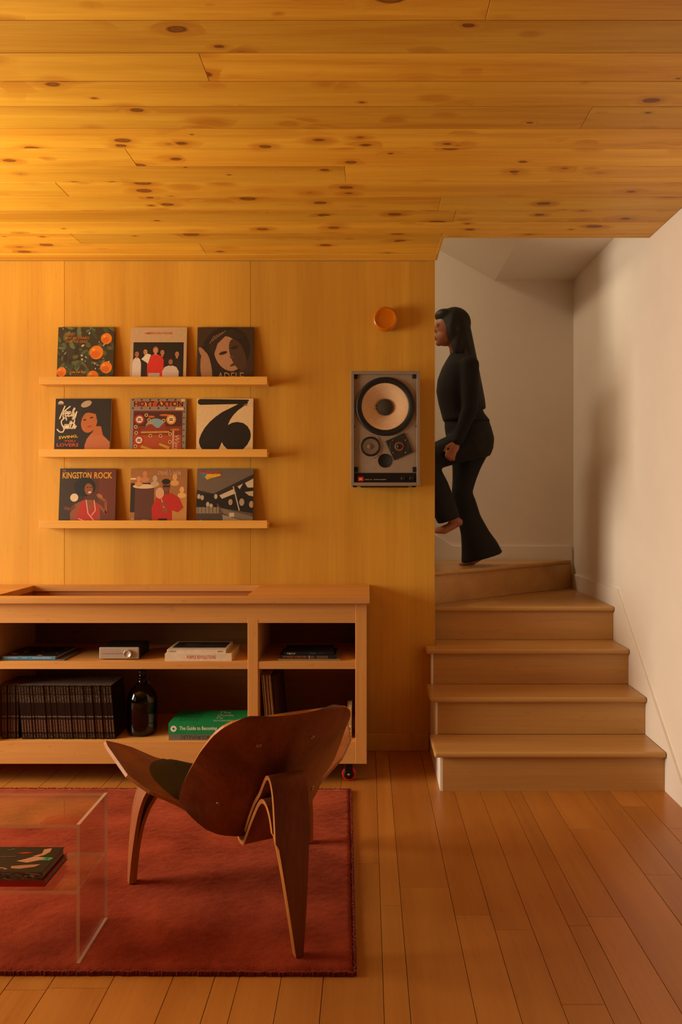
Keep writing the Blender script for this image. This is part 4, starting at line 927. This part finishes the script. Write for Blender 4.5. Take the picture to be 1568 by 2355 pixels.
SFZ = [(0, .378), (.15, .392), (.27, .440), (.36, .495), (.42, .525), (.462, .548)]
SRY = [(0, .338), (.15, .362), (.23, .388), (.27, .402), (.36, .435), (.42, .485), (.462, .612)]
SRZ = [(0, .300), (.15, .318), (.23, .350), (.27, .378), (.36, .425), (.42, .472), (.462, .540)]
def Pseat(u, v):
    s = 2*u-1; x_ = .462*s; a = abs(x_)
    z = interp(SRZ, a)+(interp(SFZ, a)-interp(SRZ, a))*v-.022*math.sin(PI*v)*(1-abs(s))-.012*max(0, v-.85)/.15*(1-abs(s))
    return (x_, interp(SRY, a)+(interp(SFY, a)-interp(SRY, a))*v, z)
seat = shell('seat', Pseat, 44, 14, .011, chair, WAL)
M_PAD = plain('dark_leather_pad', '#1a1509', .55, var=.15, scale=90, bump=.15)
def pad(name, P, off, th, u0, u1, v0, v1, parent):
    """cushion: rounded patch of a shell surface, puffed along the normal"""
    nu = nv = 22; vs = []; fs = []
    def S(a, b_):   # square to rounded square
        x_, y_ = 2*a-1, 2*b_-1; k_ = .28
        X_ = x_*math.sqrt(1-k_*y_*y_); Y_ = y_*math.sqrt(1-k_*x_*x_)
        return u0+(u1-u0)*(X_+1)/2, v0+(v1-v0)*(Y_+1)/2
    for side in (0, 1):
        for j in range(nv+1):
            for i in range(nu+1):
                u, v = S(i/nu, j/nv); e = 1e-3; p = Vector(P(u, v)); n = (Vector(P(u+e, v))-Vector(P(u-e, v))).cross(Vector(P(u, v+e))-Vector(P(u, v-e))).normalized()
                d = min(i, nu-i, j, nv-j)/nu; puff = (1-(1-min(1, d/.16))**2.4)
                vs.append(p+n*(off*(1 if side else 1)+(th*puff if side else 0)))
    I = lambda s_, j, i: s_*(nu+1)*(nv+1)+j*(nu+1)+i
    for j in range(nv):
        for i in range(nu):
            fs.append((I(1, j, i), I(1, j, i+1), I(1, j+1, i+1), I(1, j+1, i))); fs.append((I(0, j+1, i), I(0, j+1, i+1), I(0, j, i+1), I(0, j, i)))
    return mesh(name, vs, fs, M_PAD, parent, smooth=True, world=False)
pad('seat_pad', Pseat, .006, .034, .15, .85, .04, .97, chair)
pad('back_pad', Pback, -.006, -.026, .1, .9, .35, .93, chair)
def strip(name, pts, th, width, parent, cx=0, axis='X', wrap=None, flip=False):
    """bent plywood strip: profile points in a plane, extruded to a varying width (width(t)-> lo,hi)"""
    P_ = spline([(p[0], p[1], 0) for p in pts], 7); n = len(P_); vs = []; fs = []; fm = []
    L_ = [0]
    for a, b_ in zip(P_, P_[1:]): L_.append(L_[-1]+(b_-a).length)
    for i, p in enumerate(P_):
        t = (P_[min(i+1, n-1)]-P_[max(i-1, 0)]).normalized(); q = Vector((-t.y, t.x, 0)); lo, hi = width(L_[i]/L_[-1], p)
        for (pp, w_) in ((p+q*th/2, lo), (p+q*th/2, hi), (p-q*th/2, hi), (p-q*th/2, lo)):
            vs.append((w_+cx, pp.x, pp.y) if axis == 'X' else (pp.x, w_+cx, pp.y))
    for i in range(n-1):
        a, b_ = 4*i, 4*i+4
        for k_, m_ in ((0, 0), (1, 1), (2, 0), (3, 1)): fs.append((a+k_, a+(k_+1) % 4, b_+(k_+1) % 4, b_+k_)); fm.append(m_)
    fs += [(0, 1, 2, 3), (4*n-1, 4*n-2, 4*n-3, 4*n-4)]; fm += [1, 1]
    o = mesh(name, vs, fs, WAL, parent, fm, world=False)
    bm = bmesh.new(); bm.from_mesh(o.data); bmesh.ops.recalc_face_normals(bm, faces=bm.faces)
    for f_ in bm.faces: f_.smooth = True
    for e_ in bm.edges:
        if len(e_.link_faces) == 2 and e_.link_faces[0].normal.dot(e_.link_faces[1].normal) < .6: e_.smooth = False
    bm.to_mesh(o.data); bm.free()
    return o
# rear leg: outer band loops over and follows the back down to a hook under the seat, inner band makes the lower arch
def wr(t, p):
    f_ = 1 if t > .4 else min(1, p.y/.40)
    return (-.016-.060*f_, .008+.031*f_)
strip('rear_leg', [(.006, .0), (.008, .14), (.016, .28), (.028, .40), (.043, .488), (.066, .528), (.092, .530), (.118, .504), (.155, .458), (.20, .415), (.25, .352), (.292, .292)], .013, wr, chair)
strip('rear_leg_arch', [(.0198, .0), (.0218, .14), (.0298, .27), (.044, .355), (.066, .412), (.094, .440), (.126, .446), (.158, .428), (.195, .388), (.24, .332), (.285, .272), (.307, .248), (.335, .240), (.362, .250), (.39, .272), (.43, .290), (.47, .297)], .0135, wr, chair)
# front legs: one bent strip, the legs splaying to left and right
def wf_(t, p):
    f_ = min(1, p.y/.30); return (.731-.018-.042*f_, .731+.012+.034*f_)
fl_ = [(-.358, 0), (-.352, .10), (-.342, .20), (-.330, .275), (-.310, .328), (-.275, .362), (-.22, .366), (-.12, .362)]
strip('front_leg', fl_+[(0, .358)]+[(-p[0], p[1]) for p in fl_[::-1]], .014, wf_, chair, axis='Y')
fi_ = [(-.3445, 0), (-.3385, .10), (-.3275, .19), (-.312, .25), (-.290, .298), (-.260, .330), (-.215, .346), (-.12, .347)]
strip('front_leg_arch', fi_+[(0, .344)]+[(-p[0], p[1]) for p in fi_[::-1]], .0125, wf_, chair, axis='Y')
# screw heads through the back
def ray_back(px_, py_):
    best = None
    R3 = Matrix.Rotation(-ang, 3, 'Z')
    for iu in range(0, 81):
        for iv in range(0, 81):
            p = Vector(Pback(iu/80, iv/80)); w_ = Matrix.Rotation(ang, 3, 'Z') @ p+Vector((OX, OY, RUGZ))
            d = (VPX+w_.x/w_.y*FPX-px_)**2+(VPY+(CAMH-w_.z)/w_.y*FPX-py_)**2
            if best is None or d < best[0]: best = (d, iu/80, iv/80)
    return best[1], best[2]
for pp in ((594, 1713), (716, 1695), (716.5, 1812), (506, 1848)):
    u, v = ray_back(*pp); e = .01; p = Vector(Pback(u, v)); n = (Vector(Pback(u+e, v))-Vector(Pback(u-e, v))).cross(Vector(Pback(u, v+e))-Vector(Pback(u, v-e))).normalized()
    if n.y > 0: n = -n
    lathe('screw', [(.0085, .004), (.0085, .0065), (.007, .008), (.003, .008), (.0025, .0068), (0, .0068)], M_BRASS, chair, Matrix.Translation(p) @ n.to_track_quat('Z', 'Y').to_matrix().to_4x4(), 18, world=False)

# ------------------------------------------------------------------ clear acrylic table and the books on its shelf
def acrylic():
    m, nt, b = newmat('clear_acrylic'); L = nt.links.new; out = nt.nodes['Material Output']; nt.nodes.remove(b)
    tr_ = N(nt, 'ShaderNodeBsdfTransparent'); tr_.inputs[0].default_value = (.95, .93, .9, 1); gl = N(nt, 'ShaderNodeBsdfGlossy'); gl.inputs['Roughness'].default_value = .02
    lw = N(nt, 'ShaderNodeLayerWeight'); pw = N(nt, 'ShaderNodeMath', operation='POWER'); L(lw.outputs['Facing'], pw.inputs[0]); pw.inputs[1].default_value = 5.0; fr = N(nt, 'ShaderNodeMath', operation='MULTIPLY_ADD'); L(pw.outputs[0], fr.inputs[0]); fr.inputs[1].default_value = .96; fr.inputs[2].default_value = .04; mx = N(nt, 'ShaderNodeMixShader'); L(fr.outputs[0], mx.inputs[0]); L(tr_.outputs[0], mx.inputs[1]); L(gl.outputs[0], mx.inputs[2]); L(mx.outputs[0], out.inputs[0])
    m2, nt, b = newmat('acrylic_edge'); L = nt.links.new; out = nt.nodes['Material Output']
    b.inputs['Base Color'].default_value = lin('#ffe8cc'); b.inputs['Roughness'].default_value = .15
    tr_ = N(nt, 'ShaderNodeBsdfTransparent'); mx = N(nt, 'ShaderNodeMixShader'); mx.inputs[0].default_value = .38; L(tr_.outputs[0], mx.inputs[1]); L(b.outputs[0], mx.inputs[2]); L(mx.outputs[0], out.inputs[0])
    return m, m2
M_ACR, M_ACE = acrylic()
tx1, tx0, ty0, ty1, tzt, tzs, tth = -.864, -1.66, 2.392, 2.650, .435, .236, .0105
tab = thing('acrylic_table', 'clear acrylic side table with a lower shelf standing on the red rug', 'table', ((tx0+tx1)/2, 2.52, RUGZ))
def sheet(name, x0, x1, y0, y1, z0, z1):
    bm = bmesh.new(); fs = bm_box(bm, x0, x1, y0, y1, z0, z1); d = (x1-x0, y1-y0, z1-z0); ax = d.index(min(d)); bm.normal_update()
    for f_ in bm.faces: f_.material_index = 0 if abs(f_.normal[ax]) > .5 else 1
    return from_bm(name, bm, [M_ACR, M_ACE], tab)
sheet('side_sheet', tx1-tth, tx1, ty0, ty1, RUGZ+.0015, tzt); sheet('side_sheet', tx0, tx0+tth, ty0, ty1, RUGZ+.0015, tzt)
sheet('top_sheet', tx0+tth, tx1-tth, ty0, ty1, tzt-tth, tzt); sheet('shelf_sheet', tx0+tth, tx1-tth, ty0, ty1, tzs-tth, tzs)
zb = tzs+.0004
t = book('book', 'red book at the bottom of the pile in the clear table', -1.245, pX(103, 2.415), 2.415, 2.60, zb, zb+.021, paint('#a80c0a'), .0, hard=.002, pages=plain('grey_pages', '#8a7462', .85, var=.2, scale=300))
t = book('book', 'book with a marbled grey spine and dark picture cover on the red book', -1.25, pX(99, 2.415), 2.412, 2.585, zb+.0213, zb+.046, paint('#15100a'), -.01, hard=.0015, pages=plain('grey_pages', '#8a7462', .85))
def f(A):
    r_ = random.Random(8); A.rect(0, 0, 1, 1, paint('#5c5048'))
    for i in range(60): A.ell(r_.random(), r_.uniform(.1, .9), r_.uniform(.012, .035), r_.uniform(.08, .25), paint(r_.choice(['#8a7868', '#3a342e', '#6c645c', '#a08c7c', '#2a2622', '#7a5448'])), r_.uniform(-.6, .6), 7)
    A.ell(.8, .3, .02, .15, paint('#a8441c'), .3, 9)
spine_art(t, f)
def f(A):
    r_ = random.Random(12); p1 = paint('#c89470'); 
    A.poly([(.78, .9), (.86, .95), (.88, .8), (.84, .66), (.78, .6), (.72, .62), (.8, .72)], p1); A.poly([(.58, .42), (.72, .36), (.9, .5), (.98, .5), (.98, .55), (.84, .58), (.74, .6), (.66, .5)], p1); A.poly([(.58, .22), (.7, .26), (.9, .3), (.86, .2), (.7, .12), (.6, .14)], paint('#b88060')); A.line([(.35, .2), (.52, .14), (.56, .1)], .03, paint('#b88060')); A.line([(.3, .3), (.42, .2)], .02, p1)
    A.poly([(.5, .74), (.6, .78), (.7, .74), (.58, .7)], paint('#a83018')); A.line([(.3, .58), (.52, .6)], .02, paint('#8a5440')); A.rect(.87, .44, .97, .56, paint('#38a868')); A.rect(.905, .47, .935, .53, paint('#1c5a34')); A.line([(.36, .84), (.42, .9)], .02, paint('#3a8a5c'))
top_art(t, f)

# ------------------------------------------------------------------ person climbing the winder steps
PY = 5.03; PK = FPX/PY
def q(px_, py_, y=0.0):       # point in the plane of the figure, y towards the camera is negative
    return Vector(((px_-VPX)/PK, PY+y, CAMH-(py_-VPY)/PK))
def bm_ball(bm, c, r, M=None):
    m = Matrix.Translation(c) @ (M or Matrix.Identity(4)) @ Matrix.Diagonal((r[0], r[1], r[2], 1))
    bmesh.ops.create_icosphere(bm, subdivisions=3, radius=1, matrix=m)
def bm_cap(bm, p, r0, s, r1, n=10):
    p, s = Vector(p), Vector(s)
    for i in range(n+1): 
        t = i/n; r_ = r0+(r1-r0)*t; bmesh.ops.create_icosphere(bm, subdivisions=2, radius=r_, matrix=Matrix.Translation(p+(s-p)*t))
def bm_rings(bm, rings, seg=28):
    """closed loft of elliptical rings (centre, rx, ry, slope of z along x)"""
    R_s = []
    for c_, rx, ry, sl in rings:
        R_s.append([bm.verts.new((c_[0]+rx*math.cos(2*PI*k_/seg), c_[1]+ry*math.sin(2*PI*k_/seg), c_[2]+sl*rx*math.cos(2*PI*k_/seg))) for k_ in range(seg)])
    for a, b_ in zip(R_s, R_s[1:]):
        for k_ in range(seg): bm.faces.new((a[k_], a[(k_+1) % seg], b_[(k_+1) % seg], b_[k_]))
    bm.faces.new(R_s[0][::-1]); bm.faces.new(R_s[-1])
def remeshed(name, bm, vox, m, parent, smooth=6, fac=.5):
    bmesh.ops.recalc_face_normals(bm, faces=bm.faces)
    me = bpy.data.meshes.new(name); bm.to_mesh(me); bm.free(); tmp = bpy.data.objects.new('tmp', me); COL.objects.link(tmp)
    md = tmp.modifiers.new('r', 'REMESH'); md.mode = 'VOXEL'; md.voxel_size = vox
    if smooth: ms = tmp.modifiers.new('s', 'SMOOTH'); ms.factor = fac; ms.iterations = smooth
    dg = bpy.context.evaluated_depsgraph_get(); me2 = bpy.data.meshes.new_from_object(tmp.evaluated_get(dg))
    bpy.data.objects.remove(tmp); bpy.data.meshes.remove(me); me2.name = name
    me2.materials.clear(); me2.materials.append(m); me2.polygons.foreach_set('use_smooth', [True]*len(me2.polygons))
    return link_obj(name, me2, parent)
M_SKIN = plain('skin', '#a06244', .5, var=.04, Subsurface_Weight=.0)
M_CLOTH = plain('black_knit', '#050404', .9, var=.15, scale=120)
M_DENIM = plain('black_trousers', '#060505', .85, var=.15, scale=150)
M_HAIR = plain('black_hair', '#050403', .6, var=.3, scale=80)
person = thing('person', 'person in black top and flared black trousers stepping up the winder stairs', 'person', (.66, PY, 5*R_))
bm = bmesh.new()
hc = q(1034, 752)                                                    # head
bm_ball(bm, hc, (.094, .074, .104)); bm_ball(bm, hc+Vector((-.030, 0, -.062)), (.062, .058, .060)); bm_ball(bm, hc+Vector((-.068, 0, -.102)), (.022, .026, .020))
bm_cap(bm, hc+Vector((-.090, 0, -.01)), .010, hc+Vector((-.112, 0, -.038)), .013, 4)      # nose
bm_ball(bm, hc+Vector((-.092, 0, -.064)), (.012, .022, .006)); bm_ball(bm, hc+Vector((-.090, 0, -.075)), (.012, .020, .007))
for s in (-1, 1): bm_ball(bm, hc+Vector((.012, s*.073, -.022)), (.018, .010, .030)); bm_ball(bm, hc+Vector((-.078, s*.030, .008)), (.018, .022, .010))
bm_cap(bm, q(1046, 785), .050, q(1066, 838), .054)
bm_ball(bm, q(1068, 880), (.09, .15, .12)); bm_ball(bm, q(1072, 960), (.085, .12, .13)); bm_ball(bm, q(1083, 1015), (.09, .12, .08))
sh_l, el_l, wr_l = q(1072, 850, -.165), q(1072, 945, -.20), q(1044, 1020, -.195)
sh_r, el_r, wr_r = q(1072, 850, .165), q(1084, 945, .20), q(1062, 1020, .20)
for a, b_, c_ in ((sh_l, el_l, wr_l), (sh_r, el_r, wr_r)): bm_cap(bm, a, .045, b_, .036); bm_cap(bm, b_, .036, c_, .024)
def hand(wr, s):
    d = Vector((-.45, 0, -.9)).normalized(); f_ = Vector((-.9, 0, .45)); palm = wr+d*.045
    bm_ball(bm, palm, (.030, .016, .046), Matrix.Rotation(.45, 4, 'Y'))
    for k_, (ln, o_) in enumerate(((.060, .026), (.068, .010), (.064, -.006), (.050, -.022))):      # four curled fingers
        a = wr+d*.082+f_*o_; k1 = a+d*ln*.45; k2 = k1+d*ln*.2+Vector((.25, s*-.4, 0))*ln*.6; k3 = k2+Vector((.35, s*-.5, .35))*ln*.5
        bm_cap(bm, a, .0090, k1, .0085, 4); bm_cap(bm, k1, .0085, k2, .0078, 4); bm_cap(bm, k2, .0078, k3, .0068, 4)
    a = wr+d*.03+f_*.026; k1 = a+d*.028+f_*.018; k2 = k1+d*.028+Vector((0, s*-.012, 0)); bm_cap(bm, a, .0105, k1, .0095, 4); bm_cap(bm, k1, .0095, k2, .008, 4)
hand(wr_l, -1); hand(wr_r, 1)
# legs: standing leg (far), stepping leg (near)
hipS, kneS, ankS = q(1090, 1015, .085), q(1066, 1132, .075), q(1104, 1266, .06)
hipN, kneN, ankN = q(1080, 1020, -.085), q(968, 1062, -.095), q(1034, 1190, -.10)
for a, b_, c_ in ((hipS, kneS, ankS), (hipN, kneN, ankN)): bm_cap(bm, a, .058, b_, .045); bm_cap(bm, b_, .045, c_, .032)
ball = Vector((q(1077, 1290).x, ankS.y, 5*R_+.020))                   # standing foot, heel lifted
bm_cap(bm, ankS+Vector((.015, 0, -.03)), .032, ball+Vector((.03, 0, .012)), .030); bm_cap(bm, ball+Vector((.03, 0, .008)), .026, ball+Vector((-.025, 0, -.004)), .016)
for k_ in range(5): bm_cap(bm, ball+Vector((-.02, (k_-2)*.014, -.004)), .010, ball+Vector((-.052+.006*k_, (k_-2)*.015, -.009)), .0085, 4)
toeN = q(1000, 1219, -.10); heelN = q(1050, 1200, -.10)
bm_cap(bm, ankN, .032, heelN, .028, 4); bm_cap(bm, heelN, .026, toeN+Vector((.05, 0, .006)), .028); bm_cap(bm, toeN+Vector((.05, 0, .006)), .028, toeN, .018)
for k_ in range(5): bm_cap(bm, toeN+Vector((.005, (k_-2)*.014, -.002)), .010, toeN+Vector((-.03+.005*k_, (k_-2)*.015, -.008)), .0085, 4)
remeshed('body', bm, .0055, M_SKIN, person, 3)
for s in (-1, 1):
    bm = bmesh.new(); bm_ball(bm, hc+Vector((-.083, s*.031, .004)), (.011, .012, .009)); from_bm('eye', bm, plain('eye', '#e8ddd0', .2), person, smooth=True)
    bm = bmesh.new(); bm_ball(bm, hc+Vector((-.0905, s*.032, .004)), (.0045, .006, .006)); from_bm('iris', bm, plain('iris', '#1c0e08', .2), person, smooth=True)
# top with sleeves
bm = bmesh.new()
def mid_(x0, x1, py_): return (pl := (x0+x1)/2, (x1-x0)/2/PK, py_)
rings = []
for x0, x1, py_, ry in ((1036, 1076, 812, .062), (1026, 1090, 828, .135), (1016, 1098, 846, .178), (1006, 1104, 872, .182), (1003, 1106, 900, .175), (1008, 1106, 928, .160), (1014, 1112, 950, .155), (1018, 1125, 966, .165), (1022, 1128, 972, .168)):
    c_ = q((x0+x1)/2, py_); rings.append(((c_.x, c_.y, c_.z), (x1-x0)/2/PK, ry, 0))
bm_rings(bm, rings[::-1])
for a, b_, c_ in ((sh_l, el_l, wr_l), (sh_r, el_r, wr_r)): bm_cap(bm, a, .062, b_, .052); bm_cap(bm, b_, .052, c_+(b_-c_).normalized()*.008, .038)
remeshed('top', bm, .010, M_CLOTH, person, 5)
# flared trousers
bm = bmesh.new()
rings = []
for x0, x1, py_, ry in ((1022, 1122, 962, .135), (1022, 1130, 985, .155), (1026, 1136, 1008, .168), (1032, 1134, 1030, .17), (1040, 1126, 1050, .165)):
    c_ = q((x0+x1)/2, py_); rings.append(((c_.x, c_.y, c_.z), (x1-x0)/2/PK, ry, 0))
bm_rings(bm, rings[::-1])
rings = []
for x0, x1, py_, y_, ry, sl in ((1040, 1126, 1045, .085, .085, 0), (1043, 1110, 1075, .082, .080, 0), (1043, 1098, 1105, .078, .072, 0), (1041, 1090, 1132, .075, .066, 0), (1044, 1098, 1152, .073, .066, 0), (1052, 1108, 1185, .07, .07, .0), (1062, 1128, 1225, .065, .085, .10), (1064, 1146, 1255, .062, .105, .22), (1063, 1160, 1285, .06, .12, .27)):
    c_ = q((x0+x1)/2, py_); rings.append(((c_.x, PY+y_, c_.z), (x1-x0)/2/PK, ry, sl))
bm_rings(bm, rings[::-1])
bm_cap(bm, hipN, .108, kneN, .078); bm_cap(bm, hipS, .10, kneS, .066)
rings = []
for x0, x1, py_, ry in ((940, 996, 1062, .078), (946, 1010, 1090, .075), (962, 1026, 1120, .072), (982, 1038, 1150, .078), (994, 1046, 1175, .09), (1004, 1054, 1196, .10)):
    c_ = q((x0+x1)/2, py_); rings.append(((c_.x, PY-.10, c_.z), (x1-x0)/2/PK, ry, .35))
bm_rings(bm, rings[::-1])
remeshed('trousers', bm, .010, M_DENIM, person, 9)
# long hair down the back
bm = bmesh.new()
bm_ball(bm, hc+Vector((.030, 0, .022)), (.106, .090, .105)); bm_ball(bm, hc+Vector((-.035, 0, .070)), (.062, .070, .045))
for s in (-1, 1): bm_ball(bm, hc+Vector((.022, s*.062, -.015)), (.052, .034, .105)); bm_ball(bm, hc+Vector((.050, s*.060, -.11)), (.048, .040, .10))
rings = []
for x0, x1, py_, ry in ((1040, 1078, 740, .092), (1046, 1084, 765, .096), (1050, 1090, 795, .100), (1056, 1097, 830, .112), (1062, 1103, 862, .118), (1068, 1109, 892, .115), (1074, 1115, 922, .10), (1084, 1117, 942, .075)):
    c_ = q((x0+x1)/2, py_); rings.append(((c_.x, c_.y, c_.z), (x1-x0)/2/PK, ry, 0))
bm_rings(bm, rings[::-1])
remeshed('hair', bm, .009, M_HAIR, person, 6)
for o in list(bpy.data.objects):
    if '_dims' in o: del o['_dims']
